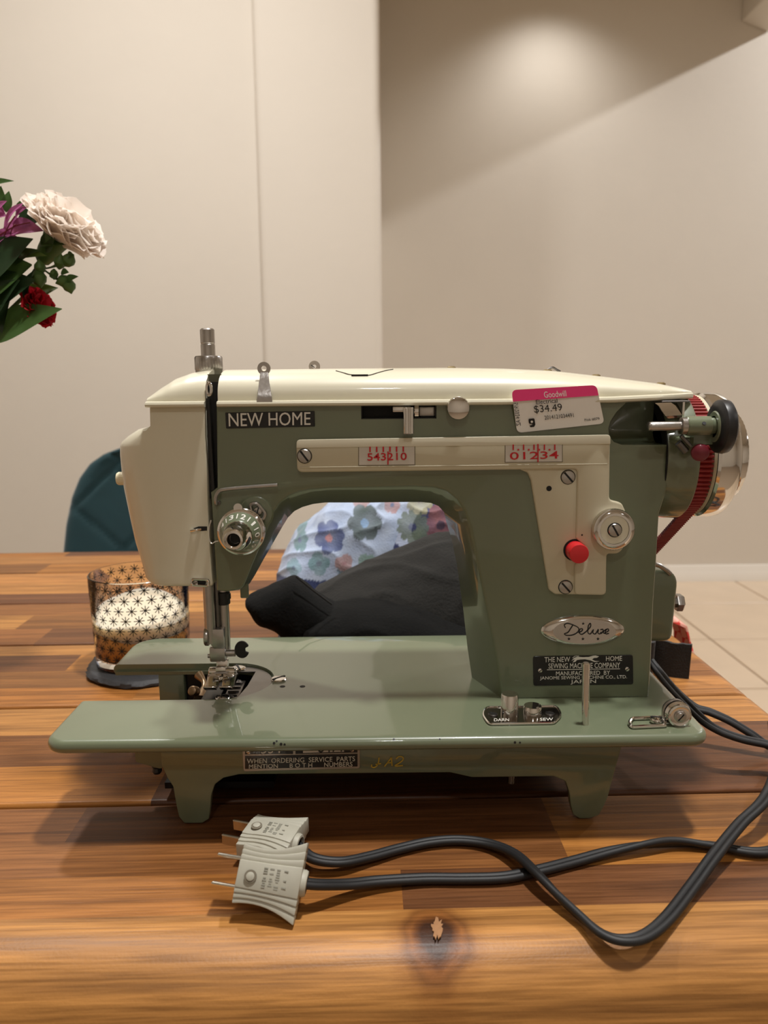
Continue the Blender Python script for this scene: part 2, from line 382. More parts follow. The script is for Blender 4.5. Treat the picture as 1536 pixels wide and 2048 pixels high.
# rows per plank: (fraction start, fraction end, [(x end, colour), ...])
def rnd_row(seed):
    r = random.Random(seed); x = TX0; out = []
    while x < TX1:
        x += r.uniform(.28, .6); out.append((min(x, TX1), r.choice([HON, GOLD, MID, MID, BRN, HON])))
        if TX1-x < .06: out[-1] = (TX1, out[-1][1]); break
    return out
PL = [
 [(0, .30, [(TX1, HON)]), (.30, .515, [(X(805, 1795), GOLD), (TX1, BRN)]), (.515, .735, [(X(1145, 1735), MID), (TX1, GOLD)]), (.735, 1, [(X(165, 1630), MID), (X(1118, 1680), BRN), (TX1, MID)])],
 [(0, .33, [(X(305, 1595), GOLD), (TX1, BRN)]), (.33, .66, [(.12, MID), (TX1, BRN)]), (.66, 1, [(-.03, HON), (TX1, HON)])],
 [(0, .26, [(-.02, GOLD), (TX1, HON)]), (.26, .52, [(.22, MID), (TX1, MID)]), (.52, .8, [(-.1, BRN), (TX1, GOLD)]), (.8, 1, [(.05, HON), (TX1, HON)])],
 [(0, .34, [(-.16, MID), (.3, BRN), (TX1, HON)]), (.34, .68, [(-.2, HON), (.1, MID), (TX1, GOLD)]), (.68, 1, [(-.05, MID), (TX1, HON)])],
 [(0, .28, rnd_row(3)), (.28, .62, rnd_row(4)), (.62, 1, rnd_row(5))],
 [(0, .4, rnd_row(6)), (.4, .75, rnd_row(9)), (.75, 1, rnd_row(8))],
]
def roll(d, r):
    return 0 if d >= r else r-math.sqrt(max(0, r*r-(r-max(d, 0))**2))
rj = random.Random(2)
for k, rows in enumerate(PL):
    g = .0015; y0, y1 = SEAMS[k]+g, SEAMS[k+1]-g
    plank = bpy.data.objects.new('plank', None); col.objects.link(plank); plank.parent = tab; plank.empty_display_size = .02
    plank.matrix_parent_inverse = Matrix.Translation(-ROOTS[tab.name])
    rf = .034 if k == 0 else .003; rb = .006 if k == 5 else .003; re = .014
    for (f0, f1, segs) in rows:
        a, b = y0+(y1-y0)*f0, y0+(y1-y0)*f1; xs = TX0
        for xe, c in segs:
            # grid: finer near the rounded edges
            xx = [xs, xe] if xe < TX1-1e-6 else [xs, xe-re]+[xe-re*(1-math.sin(q*PI/10)) for q in range(1, 6)]
            n = 4; yy = [a+(b-a)*q/n for q in range(n+1)]
            if f0 == 0: yy = [a+rf*(1-math.cos(q*PI/18)) for q in range(10)]+[a+rf+(b-a-rf)*q/3 for q in range(1, 4)]
            if f1 == 1: yy = [a+(b-a-rb)*q/3 for q in range(4)]+[b-rb*(1-math.sin(q*PI/10)) for q in range(1, 6)]
            bm = B(); G = []
            for x in xx:
                row = []
                for y in yy:
                    z = -roll(y-y0, rf)-roll(y1-y, rb)-roll(TX1-x, re)
                    row.append(bm.verts.new((x, y, max(z, -TH+.001))))
                G.append(row)
            for i in range(len(xx)-1):
                for j in range(len(yy)-1): face(bm, (G[i][j], G[i+1][j], G[i+1][j+1], G[i][j+1]))
            bo = [e for e in bm.edges if e.is_boundary]
            ex = bmesh.ops.extrude_edge_only(bm, edges=bo)
            nv = [v for v in ex['geom'] if isinstance(v, bmesh.types.BMVert)]
            for v in nv: v.co.z = -TH
            bmesh.ops.holes_fill(bm, edges=[e for e in bm.edges if e.is_boundary], sides=0)
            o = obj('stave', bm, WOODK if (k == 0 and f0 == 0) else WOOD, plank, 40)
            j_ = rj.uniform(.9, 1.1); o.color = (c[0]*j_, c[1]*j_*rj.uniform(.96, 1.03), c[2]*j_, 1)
            xs = xe
for lx in (TX0+.08, TX1-.10):
    for ly in (.0, .69):
        bm = B(); box(bm, lx-.035, lx+.035, ly-.035, ly+.035, FLOOR, -TH); bevel(bm, .004, 2); o = obj('leg', bm, WOOD, tab); o.color = MID
bm = B(); box(bm, TX0+.06, TX1-.08, .02, .04, -.10, -TH); o = obj('apron', bm, WOOD, tab); o.color = BRN
bm = B(); box(bm, TX0+.06, TX1-.08, .66, .68, -.10, -TH); o = obj('apron', bm, WOOD, tab); o.color = BRN
# torn pale chip in the knot
bm = B(); r_ = random.Random(5); P = []
for i in range(26):
    a = 2*PI*i/26; rr = r_.uniform(.55, 1.12)
    P.append(to_tab(UZ(874+13*rr*math.cos(a)*(1-.4*math.sin(a)), 1858+22*rr*math.sin(a), .0)))
prism(bm, [p+V((0, 0, -.0002)) for p in P], (0, 0, .0006)); o = obj('knot_chip', bm, mat('raw_wood', s2l(160, 116, 78), .8, var=.25, vscale=250), tab)

# ------------------------------------------------------------------ sewing machine
W, D, ZB = .371, .178, .062
YF, YM = .053, .0885; YREAR = 2*YM-YF
M = thing('sewing_machine', (W/2, D/2, 0), 'vintage sage green and cream metal sewing machine standing on the table', 'sewing machine')
def mp(name, bm, m, parent=None, smooth=35, label=None): return obj(name, bm, m, parent or M, smooth, label)
def screw(c, axis, r, parent, ang=.8, m=None, h=.0014):
    bm = B(); c = V(c); d = V(axis).normalized()
    lathe(bm, [(r, -.0004), (r, h*.45), (r*.9, h*.8), (r*.5, h), (.0001, h*1.05)], c, d, 22)
    x, y, _ = frame(d); s = x*math.cos(ang)+y*math.sin(ang); t = d.cross(s)
    obox(bm, c+d*h*.62, (s, t, d), r*.93, r*.14, h*.5, 1)
    return obj('screw', bm, [m or STEEL, SLOT], parent)
FR = V((0, -1, 0))

# bed ------------------------------------------------
CY0, CY1 = .0567, .1197; CXC, CR_ = .085, (.1197-.0567)/2
def arc(cx, cy, r, a0, a1, n): return [V((cx+r*math.cos(a0+(a1-a0)*i/n), cy+r*math.sin(a0+(a1-a0)*i/n))) for i in range(n+1)]
o1 = arc(.012, .012, .012, PI*1.5, PI, 8)           # front left corner (going up the left side)
out = [V((0, CY0))]+[V((CXC, CY0))]+arc(CXC, YM, CR_, -PI/2, PI/2, 22)[1:-1]+[V((CXC, CY1)), V((0, CY1))]
out += arc(.02, D-.02, .02, PI, PI/2, 8)+arc(W-.02, D-.02, .02, PI/2, 0, 8)+arc(W-.012, .012, .012, 0, -PI/2, 8)+o1
ZT0 = ZB-.0078
bm = B(); prism(bm, [(p.x, p.y, ZT0) for p in out], (0, 0, ZB-ZT0))
def outer(e):
    if any(abs(v.co.z-ZB) > 1e-6 and abs(v.co.z-ZT0) > 1e-6 for v in e.verts): return False
    if abs(e.verts[0].co.z-e.verts[1].co.z) > 1e-6: return False
    mx = [(v.co.x, v.co.y) for v in e.verts]
    ins = all(CY0-1e-4 <= y <= CY1+1e-4 and x < .12 for x, y in mx)
    return not ins
bevel(bm, .0036, 4, 40, outer)
bed = mp('bed', bm, GREEN)
for px, an, r0 in ((548, 28, .0009), (553, 45, .0007), (562, 18, .0010), (569, 15, .0008), (788, 50, .0008), (1030, 10, .0009), (1040, 8, .0007), (880, 48, .0006)):
    xw_ = UY(px, 1488, 0).x; a_ = math.radians(an); nv_ = V((0, -math.cos(a_), math.sin(a_)))
    bm = B(); lathe(bm, [(r0, -.0006), (r0*.8, .00005), (.0001, .00008)], V((xw_, .0036, ZB-.0036))+nv_*.0036, nv_, 9); obj('paint_chip', bm, BLACK, bed)
# rebate ledge round the opening
bm = B(); inner = [V((.002, CY0-.0005)), V((CXC, CY0-.0005))]+arc(CXC, YM, CR_+.0005, -PI/2, PI/2, 22)[1:-1]+[V((CXC, CY1+.0005)), V((.002, CY1+.0005))]
inn2 = [V((.002, CY0+.003)), V((CXC, CY0+.003))]+arc(CXC, YM, CR_-.0035, -PI/2, PI/2, 22)[1:-1]+[V((CXC, CY1-.003)), V((.002, CY1-.003))]
for z0, z1 in ((ZB-.0068, ZB-.0045),):
    A = [[bm.verts.new((p.x, p.y, z)) for p in L] for L, z in ((inner, z0), (inn2, z0), (inn2, z1), (inner, z1))]
    for a, b in ((0, 1), (1, 2), (2, 3), (3, 0)):
        for i in range(len(inner)-1): face(bm, (A[a][i], A[a][i+1], A[b][i+1], A[b][i]))
obj('plate_ledge', bm, GREEN, bed)
# needle plate: grey crescent at the closed end of the opening
bm = B(); zc = ZB-.0016
O_ = arc(CXC, YM, CR_-.0012, -PI*.5, PI*.5, 26); hole = [V((CXC-.002, CY0+.0075)), V((CXC+.014, CY0+.0075)), V((CXC+.0155, YM-.004)), V((CXC+.0165, CY1-.012)), V((CXC-.002, CY1-.012))]
poly = O_+[V((CXC-.002, CY1-.0012)), V((CXC-.002, CY1-.012)), V((CXC+.0165, CY1-.012)), V((CXC+.0150, YM-.006)), V((CXC+.012, CY0+.0075)), V((CXC-.002, CY0+.0075)), V((CXC-.002, CY0+.0012))]
prism(bm, [(p.x, p.y, zc-.0012) for p in poly], (0, 0, .0012)); bevel(bm, .0002, 1)
npl = mp('needle_plate', bm, mat('plate_grey', (.20, .19, .18, 1), .3, 1, var=.1, vscale=120))
screw((CXC+.0035, CY1-.0065, zc), (0, 0, 1), .0055, npl, .4, CHROME); screw((CXC+.003, CY0+.0052, zc), (0, 0, 1), .0045, npl, 1.2, CHROME)
screw((CXC+CR_+.0035, YM-.0005, ZB), (0, 0, 1), .0052, bed, 2.3, CHROME, .0016)
for px in (565, 605):
    c = UZ(px, 1373, ZB); bm = B(); lathe(bm, [(.0018, -.001), (.0018, .0001)], c, (0, 0, 1), 16); obj('screw_hole', bm, SLOT, bed)
# mechanism under the needle plate
bm = B(); box(bm, CXC-.018, CXC+.022, CY0+.004, CY1-.006, ZB-.034, ZB-.020); mp('hook_housing', bm, BLACK)
bm = B(); box(bm, CXC+.001, CXC+.011, CY0+.013, CY1-.018, ZB-.02, ZB-.0055); bevel(bm, .0008, 2)
for i in range(4): box(bm, CXC+.0025, CXC+.0095, CY0+.017+i*.007, CY0+.0185+i*.007, ZB-.0056, ZB-.0044)
fd = mp('feed_dog', bm, DSTEEL)
for yy in (CY0+.015, CY1-.021): screw((CXC+.006, yy, ZB-.0052), (0, 0, 1), .0022, fd, .2, DSTEEL, .0008)
bm = B(); box(bm, CXC-.014, CXC-.002, CY0+.008, CY1-.010, ZB-.024, ZB-.007); bevel(bm, .001, 2); mp('feed_bar', bm, BLACK)
bm = B(); box(bm, CXC-.030, CXC-.016, CY0+.003, CY0+.012, ZB-.03, ZB-.010); bevel(bm, .0015, 2); mp('feed_bracket', bm, STEEL)
bm = B(); box(bm, CXC+.013, CXC+.0165, CY0+.012, CY0+.028, ZB-.02, ZB-.006); bevel(bm, .0006, 1); mp('feed_bracket', bm, STEEL)
bm = B(); cyl(bm, (CXC-.040, YM-.01, ZB-.029), (CXC-.012, YM-.006, ZB-.026), .0085, 24, 0, .001); mp('bobbin_hook', bm, BLACK)
hk0, hk1 = UY(402, 1402, .082), UY(404, 1350, .104)
bm = B(); tube(bm, smooth_path([hk0, hk0.lerp(hk1, .35)+V((.001, 0, 0)), hk0.lerp(hk1, .7)+V((.0016, 0, 0)), hk1+V((-.002, 0, 0))], 6), [.0052-.0034*min(1, i/9)+.0016*max(0, (i-13)/5) for i in range(19)], 16); mp('hook_arm', bm, BRONZE)
bm = B(); lathe(bm, [(.0034, -.004), (.0034, .0005), (.0026, .0016), (.0012, .002)], UY(386, 1382, .082), (-.2, -1, .5), 16); mp('hook_cap', bm, BRONZE)
# casting post seen through the opening
a, b = UY(317, 1370, .117), UY(369, 1370, .117)
bm = B(); box(bm, a.x, b.x, .117, .126, .004, ZT0+.001); bevel(bm, .001, 2); mp('casting_post', bm, GREEN)
bm = B(); box(bm, b.x, .122, CY1+.002, CY1+.006, .004, ZT0+.001); mp('dark_backdrop_wall', bm, BLACK)  # added black sheet, a dark backdrop behind the hook
bm = B(); box(bm, b.x+.002, .120, CY0-.006, CY1+.002, .006, .010); mp('dark_backdrop_floor', bm, BLACK)  # added black floor that keeps the opening dark below the hook

# base skirt with feet ---------------------------------
YS = .02
SK = [(319, 1496), (322, 1530), (334, 1555), (345, 1572), (352, 1612), (357, 1634), (368, 1650), (385, 1656), (405, 1652), (418, 1639), (421, 1615), (423, 1590), (430, 1568), (447, 1555), (478, 1550), (900, 1546), (944, 1554), (1107, 1552), (1131, 1562), (1138, 1584), (1141, 1610), (1146, 1630), (1159, 1641), (1178, 1644), (1198, 1632), (1209, 1612), (1217, 1593), (1231, 1541), (1252, 1487)]
pts = [UY(a, b, YS) for a, b in SK]; zm = min(p.z for p in pts)
pts = [V((p.x, p.y, max(.0005, p.z*.98) if p.z < .03 else p.z)) for p in pts]
pts[0].z = pts[-1].z = ZT0+.001
for nm, y in (('front_skirt', YS), ('rear_skirt', D-YS-.006)):
    bm = B(); prism(bm, [(p.x, y, p.z) for p in pts], (0, .006, 0)); bevel(bm, .0012, 2, 40); sk = mp(nm, bm, GREEN)
    if nm == 'front_skirt': FSK = sk
xa, xb = pts[0].x+.004, pts[-1].x-.010
for x, y0, y1 in ((xa, YS+.005, .050), (xa, .126, D-YS-.005), (xb-.005, YS+.005, D-YS-.005)):
    bm = B(); box(bm, x, x+.005, y0, y1, .036, ZT0+.001); mp('side_skirt', bm, GREEN)
bm = B(); box(bm, xa+.08, xb-.01, YS+.04, D-YS-.04, .016, .034); bevel(bm, .003, 2); mp('shaft_tray', bm, BLACK)
bm = B(); c = UY(290, 1505, .04); prism(bm, rpoly([(c.x-.004, c.z-.003), (c.x+.012, c.z-.008), (c.x+.012, c.z+.004), (c.x-.004, c.z+.004)], .002, 3) and [(p.x, .034, p.y) for p in rpoly([(c.x-.004, c.z-.003), (c.x+.012, c.z-.008), (c.x+.012, c.z+.004), (c.x-.004, c.z+.004)], .002, 3)], (0, .02, 0)); mp('hinge_lug', bm, GREEN)
c = UY(313, 1522, .04); bm = B(); lathe(bm, [(.0028, 0), (.0032, -.003), (.0025, -.004), (.003, -.0062), (.0022, -.0078)], c, (0, 0, 1), 18); mp('hinge_knob', bm, RUBBER)
for nx in ((1022, 1556),):
    c = UY(nx[0], nx[1], .05); bm = B(); cyl(bm, c+V((0, 0, .012)), c+V((0, 0, -.003)), .0022, 14); mp('underside_bolt', bm, BRASS)
# service plate on the skirt
bm = plate_px([(484, 1490), (720, 1486), (720, 1537), (487, 1543)], YS-.0004, .0006, .0002, 1, [0, 0, 5, 5]); sp = mp('service_plate', bm, mat('plate_rim', s2l(170, 160, 148), .4, .6))
bm = plate_px([(490, 1512), (715, 1508), (715, 1533), (490, 1538)], YS-.0006, .0003, 0); obj('black_field', bm, BLKPLATE, sp)
bm = plate_px([(490, 1490), (586, 1488), (586, 1508), (490, 1509)], YS-.0006, .0003, 0); obj('black_field', bm, BLKPLATE, sp)
bm = plate_px([(591, 1488), (715, 1486), (715, 1505), (591, 1508)], YS-.0006, .0003, 0); obj('black_field', bm, BLKPLATE, sp)
bm = plate_px([(606, 1489), (688, 1487), (688, 1503.5), (606, 1506)], YS-.0008, .0003, 0); obj('number_field', bm, DIALW, sp)
text_px('number', '534', ((522, 1489), (562, 1488), (562, 1506), (522, 1507)), YS-.0008, WHITE, sp)
text_px('number', '8471', ((636, 1487), (684, 1485), (684, 1503), (636, 1505)), YS-.001, INK, sp)
text_px('lettering', 'WHEN  ORDERING  SERVICE  PARTS', ((494, 1517.5), (710, 1512.5), (710, 1522), (494, 1527)), YS-.0008, WHITE, sp)
text_px('lettering', 'MENTION      B O T H      NUMBERS', ((498, 1529), (705, 1523.5), (705, 1532.5), (498, 1537)), YS-.0008, WHITE, sp)
for q in ((497, 1504), (704, 1500)): screw(UY(q[0], q[1], YS-.0007), FR, .0012, sp, .5, CHROME, .0005)
bm = B()
for st in ([(758, 1515), (757, 1524), (754, 1531), (748, 1535), (743, 1533), (744, 1529)], [(751, 1529), (762, 1527)], [(769, 1533), (783, 1515), (784, 1532)], [(774, 1526), (784, 1525)], [(792, 1518), (798, 1513), (806, 1515), (805, 1521), (797, 1527), (790, 1532), (806, 1531)]):
    if len(st) == 3: stroke(bm, st[:2], 2.4, YS-.0002); stroke(bm, st[1:], 2.4, YS-.0002)
    else: stroke(bm, st, 2.4, YS-.0002)
mp('painted_mark', bm, YELLOW)

# arm and column ----------------------------------------
# pairs: front-face pixel (plane YF) and ridge pixel (plane YM) round the arch, outer points only on YF
def q(a, y): return UY(a[0], a[1], y)
ARCH = [((1005, 1392), (944, 1357)), ((997, 1340), (935, 1295)), ((984, 1270), (926, 1215)), ((968, 1190), (914, 1130)), ((952, 1110), (903, 1078)), ((941, 1055), (892, 1042)), ((930, 1022), (888, 1024)), ((915, 998), (877, 1012)), ((893, 981), (862, 1006)), ((868, 974), (842, 1004)), ((830, 972), (815, 1004)), ((740, 974), (740, 1005)), ((660, 975), (650, 1005)), ((620, 978), (626, 1008)), ((597, 983), (605, 1014)), ((577, 991), (589, 1022)), ((560, 1004), (576, 1035)), ((548, 1022), (565, 1053)), ((535, 1056), (546, 1086)), ((520, 1092), (527, 1119)), ((505, 1127), (510, 1150)), ((493, 1158), (500, 1166)), ((486, 1173), (494, 1172)), ((478, 1180), (484, 1176)), ((455, 1183), (455, 1178))]
OUTER = [(433, 1182), (426, 1060), (421, 985), (434, 975), (432, 806), (640, 804), (1000, 801), (1226, 797), (1300, 793), (1341, 791), (1341, 860), (1340, 890), (1338, 949), (1335, 972), (1329, 997), (1319, 1027), (1317, 1060), (1313, 1129), (1308, 1200), (1302, 1340), (1297, 1399)]
fr, mid = [], []
for f_, m_ in ARCH:
    fr.append(q(f_, YF)); p = q(m_, YM); mid.append(p)
fr[0].z = mid[0].z = ZB-.0005
for f_ in OUTER:
    p = q(f_, YF); fr.append(p); mid.append(V((p.x, YM, p.z)))
fr[-1].z = mid[-1].z = ZB-.0005
# head underside: keep ridge height above the front lip
rear = [V((p.x, YREAR, p.z)) for p in fr]
bm = B(); n = len(fr); RR = [[bm.verts.new(p) for p in L] for L in (fr, mid, rear)]
for A, Bq in ((0, 1), (1, 2)):
    for i in range(n): face(bm, (RR[A][i], RR[A][(i+1) % n], RR[Bq][(i+1) % n], RR[Bq][i]))
face(bm, RR[0][::-1]); face(bm, RR[2])
bevel(bm, .0016, 3, 22, lambda e: all(abs(v.co.y-YF) < 1e-6 for v in e.verts))
arm = mp('arm_body', bm, GREEN)
cut = []
bm = B(); s0, s1 = q((722, 810), YF), q((873, 837), YF); box(bm, s0.x, s1.x, YF-.01, YF+.018, s1.z, s0.z); cut.append(obj('c', bm, SLOT))
bm = B(); P = [V(p) for p in ((1290, 775), (1272, 800), (1246, 825), (1233, 845), (1229, 860), (1231, 876), (1240, 887), (1256, 893), (1420, 893), (1420, 775))]; prism(bm, [UY(a, b, YF-.012) for a, b in P], (0, .036, 0)); bevel(bm, .009, 5, 30, lambda e: all(v.co.y > YF for v in e.verts) and min(v.co.x for v in e.verts) < UY(1360, 800, YF).x)
cut.append(obj('c', bm, GREEN))
apply_bool(arm, cut)
bm = B(); box(bm, s0.x, s1.x, YF+.008, YF+.0175, s1.z, s0.z); mp('lever_slot_dark', bm, SLOT)  # black back plate stands in for the shade deep in the slot
bm = B()
e_ = .0006
box(bm, s0.x, s0.x+e_, YF+.0006, YF+.01, s1.z, s0.z); box(bm, s1.x-e_, s1.x, YF+.0006, YF+.01, s1.z, s0.z); box(bm, s0.x, s1.x, YF+.0006, YF+.01, s1.z, s1.z+e_); box(bm, s0.x, s1.x, YF+.0006, YF+.01, s0.z-e_, s0.z)
mp('slot_dark_lining', bm, SLOT)  # black liner put over the green walls so the slot looks dark inside
# lever
a, b = q((838, 812), YF+.004), q((872, 834), YF+.004); bm = B(); box(bm, a.x, b.x, YF+.003, YF+.008, b.z, a.z); bevel(bm, .001, 2); mp('lever_block', bm, STEEL)
bm = B(); c = q((833, 822), YF); cyl(bm, c+V((-.0014, .004, 0)), c+V((.0016, .004, 0)), .0048, 24, 0, .0004); mp('lever_collar', bm, CHROME)
bm = B(); a, b = q((785, 813), YF), q((822, 824), YF); box(bm, a.x, b.x, YF-.001, YF+.004, b.z, a.z); bevel(bm, .0006, 2); mp('lever_rod', bm, CHROME)
bm = B(); a, b = q((807, 815), YF-.010), q((827, 868), YF-.010)
xs = [a.x, a.x+.0012, a.x+.0014, a.x+.0026, a.x+.0028, a.x+.0040, a.x+.0042, b.x]; ys = [0, -.0005, .0001, -.0007, .0001, -.0005, .0001, .0]
prof = [(x, YF-.010+y) for x, y in zip(xs, ys)]+[(b.x, YF-.001), (a.x, YF-.001)]
prism(bm, [(x, y, b.z) for x, y in prof], (0, 0, a.z-b.z)); bevel(bm, .0005, 1, 60); lv = mp('stitch_lever', bm, CHROME)
# round chrome button
c = q((915, 816), YF); bm = B(); lathe(bm, [(.0052, .001), (.0052, -.0005), (.0066, -.002), (.0066, -.0048), (.0062, -.0056), (.0045, -.0062), (.002, -.0066), (.0001, -.0067)], c, (0, 1, 0), 48, 0, ((2, 3), .02)); mp('chrome_button', bm, CHROME)

# cream top cover ---------------------------------------
YL = YF-.0022
TOP = [(293, 806), (298, 801), (305, 796), (320, 780), (345, 762), (375, 749), (405, 742), (435, 740), (640, 737.5), (900, 735.5), (1000, 737), (1100, 741.5), (1200, 753), (1300, 766), (1350, 776), (1372, 783), (1390, 789)]
LIP = [(293, 803), (600, 800), (1000, 797.5), (1226, 793), (1310, 789), (1392, 786)]
COVE = .80
def cover_z(xw):
    """ridge height and lip height at world x"""
    tab_t = COVT; return lerp_tab(COVT, xw), lerp_tab(COVL, xw)
COVT = [(UY(a, b, YM).x, UY(a, b, YM).z) for a, b in TOP]
COVL = [(UY(a, b, YL).x, UY(a, b, YL).z) for a, b in LIP]
def cover_pt(xw, t, off=0):
    """t: 0 at the front lip, 1 at the ridge, 2 at the rear lip"""
    zt, zl = cover_z(xw); h = max(zt-zl, .0003); s = abs(1-t); a = (1-s)*PI/2
    e = COVE
    yy = (YM-YL-.0026+off)*(math.cos(a)**e); zz = (h+off)*(math.sin(a)**e)
    return V((xw, YM-yy if t <= 1 else YM+yy, zl+zz))
def cover(x0, x1, n, taper=None):
    bm = B(); rings = []
    for i in range(n+1):
        xw = x0+(x1-x0)*i/n; zt, zl = cover_z(xw); k = 14
        ring = [V((xw, YL, zl-.0036)), V((xw, YL-.0014, zl-.0029)), V((xw, YL-.0016, zl-.0018)), V((xw, YL-.0010, zl-.0006)), V((xw, YL+.0021, zl+.0000))]
        ring += [cover_pt(xw, 2*j/(2*k)) for j in range(0, 2*k+1)]
        ring += [V((p.x, 2*YM-p.y, p.z)) for p in ring[:5][::-1]]
        if taper:
            f = taper(xw)
            for p in ring: p.y = YM+(p.y-YM)*f
        rings.append(ring)
    loft(bm, rings); return bm
xc0, xs0, xs1, xc1 = UY(293, 806, YF).x, UY(409, 770, YF).x, UY(434, 770, YF).x, UY(1392, 790, YF+.01).x
# head end: dome traced at the front lip plane so that its left tip sits over the face plate
COVT_main = COVT
COVT = [(UY(a, b, YF+.012).x, UY(a, b, YF+.012).z) for a, b in [(293, 806), (298, 797), (305, 788), (320, 773), (345, 755), (375, 744), (405, 739), (435, 738)]]
hc = mp('head_cap', cover(xc0, xs0, 24), CREAM)
COVT = COVT_main
tc_ = mp('top_cover', cover(xs1, xc1, 60, lambda x: 1 if x < .345 else 1-.45*((x-.345)/(xc1-.345))**2), CREAM)
zt_ = UY(420, 748, YF).z
# black gap with take-up lever
bm = B(); box(bm, xs0-.002, xs1+.0004, YF+.006, YREAR-.006, q((420, 1000), YF).z, q((420, 764), YF).z); mp('takeup_slot', bm, SLOT)
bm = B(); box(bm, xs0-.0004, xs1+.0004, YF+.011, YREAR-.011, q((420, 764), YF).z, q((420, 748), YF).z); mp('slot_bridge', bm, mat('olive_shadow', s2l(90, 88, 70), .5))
bm = B(); a, b = q((420, 980), YF+.003), q((416, 786), YF+.001)
tube(bm, [a+V((.002, 0, 0)), V((a.x+.0015, a.y, (a.z+b.z)/2)), b+V((0, 0, -.003))], [.0016, .0016, .0012], 10)
mp('takeup_lever', bm, BLACK)
c = q((418, 778), YF+.001); bm = B(); L = []
for i in range(25):
    a = 2*PI*i/24; L.append(c+V((.0013*math.cos(a), 0, .0036*math.sin(a))))
tube(bm, L, .0009, 8); mp('takeup_eye', bm, CHROME)
# face plate: lofted downwards with a bulging left end
FP = [(814, 298, 299, 410), (852, 300, 300, 410), (862, 290, 302, 410), (876, 268, 304, 410), (888, 254, 306, 411), (897, 250, 308, 411), (915, 250, 311, 412), (950, 253, 318, 414), (984, 257, 327, 415), (1015, 263, 334, 416), (1055, 271, 338, 418), (1096, 280, 342, 420), (1130, 291, 343, 422), (1155, 299, 340, 424), (1166, 303, 336, 425), (1171, 308, 338, 425)]
bm = B(); rings = []
for py, xl, xf, xr in FP:
    f0, r0 = UY(xf, py, YF), UY(xr, py+1, YF); l0 = UY(xl, py, YM).x if xl < 298 or py > 900 else f0.x
    l0 = min(l0, f0.x); z = f0.z; ring = [V((r0.x, YF, z)), V((f0.x+.001, YF, z))]
    for k in range(1, 9):
        a = k/8*PI/2; ring.append(V((f0.x-(f0.x-l0)*math.sin(a)**.9, YM-(YM-YF)*math.cos(a)**.9, z)))
    ring += [V((p.x, 2*YM-p.y, z)) for p in ring[:-1][::-1]]
    rings.append(ring)
rings.append([V((p.x*.97+.0024, YM+(p.y-YM)*.96, p.z-.0008)) for p in rings[-1]])
loft(bm, rings); bevel(bm, .0012, 2, 60); fpl = mp('face_plate', bm, CREAM, smooth=40)
bm = B(); box(bm, q((303, 812), YF).x, xs0-.0005, YF+.003, YREAR-.003, q((303, 816), YF).z, q((303, 806), YF).z); mp('head_gap', bm, SLOT)
# thumb knob on the left end
c = UY(248, 957, YM); bm = B(); lathe(bm, [(.0036, 0), (.0042, .0004), (.0042, .0052), (.0036, .0062), (.0015, .0065)], c+V((.002, 0, 0)), (-1, 0, 0), 32, 0, ((1, 2), -.05)); mp('thumb_knob', bm, IVORY)
# thread notch and clip on the face plate
bm = B(); P = [(386, 1057), (397, 1053), (414, 1053), (414, 1061), (404, 1062), (396, 1061)]
prism(bm, [UY(a, b, YF-.0003) for a, b in P], (0, .0006, 0)); obj('thread_notch', bm, SLOT, fpl)
bm = B(); tube(bm, smooth_path([UY(381, 1062, YF-.0012), UY(392, 1060, YF-.0015), UY(402, 1058, YF-.0003)], 4), .0007, 8); obj('thread_clip', bm, CHROME, fpl)
bm = B(); L = rpoly([(383, 1158), (417, 1159), (417, 1172), (383, 1170)], 6.5, 6); L3 = [UY(a, b, YF-.001) for a, b in L]
tube(bm, L3+[L3[0]], .0008, 8); prism(bm, [UY(a, b, YF-.0002) for a, b in rpoly([(388, 1161), (412, 1162), (412, 1169), (388, 1168)], 3, 3)], (0, .0004, 0), 1); obj('lower_thread_guide', bm, [CHROME, SLOT], fpl)
screw(UY(392, 1165, YF-.0006), FR, .0014, fpl, .4, STEEL, .0008)
# pressure regulator on top of the head
bm = B(); c = UY(418, 742, YM); zt = UY(416, 657, YM).z; h = zt-c.z; hc_ = UY(418, 712, YM).z-c.z
lathe(bm, [(.0082, -.006), (.0082, .0004), (.0085, .001), (.0085, hc_-.001), (.0078, hc_), (.0046, hc_)], c, (0, 0, 1), 72, 0, ((1, 2, 3), -.03)); pr = mp('pressure_collar', bm, STEEL)
bm = B(); lathe(bm, [(.0044, hc_-.001), (.0044, h*.62), (.0042, h*.63), (.0042, h*.65), (.0044, h*.66), (.0044, h-.0008), (.0036, h), (.0020, h), (.0020, h-.002)], c, (0, 0, 1), 28); mp('pressure_post', bm, STEEL)
# thread guide over the cover
def ring_disc(bm, c, r, hole, th):
    n = 28; v = []
    for k in range(2):
        for rr in (r, hole):
            v.append([bm.verts.new(c+V((rr*math.cos(2*PI*i/n), th*(k-.5), rr*math.sin(2*PI*i/n)))) for i in range(n)])
    for i in range(n):
        j = (i+1) % n
        for a, b in ((0, 1), (1, 3), (3, 2), (2, 0)): face(bm, (v[a][i], v[a][j], v[b][j], v[b][i]))
yg = YF+.002
bm = B(); strip = [(513, 545, 806, YL-.0012), (514, 544, 797, YL-.0012), (516, 542, 785, YL+.0004), (517, 540, 772, YL+.0022), (519, 538, 760, YL+.0045), (520, 537, 748, YL+.0062), (521, 536, 743, YL+.0066)]
loft(bm, [[UY(a, p, y), UY(b, p, y), UY(b, p, y)+V((0, .0009, 0)), UY(a, p, y)+V((0, .0009, 0))] for a, b, p, y in strip])
tg = mp('thread_guide', bm, STEEL)
bm = B(); ring_disc(bm, UY(528, 737, YL+.007), .0038, .0015, .001); obj('guide_eye', bm, STEEL, tg)
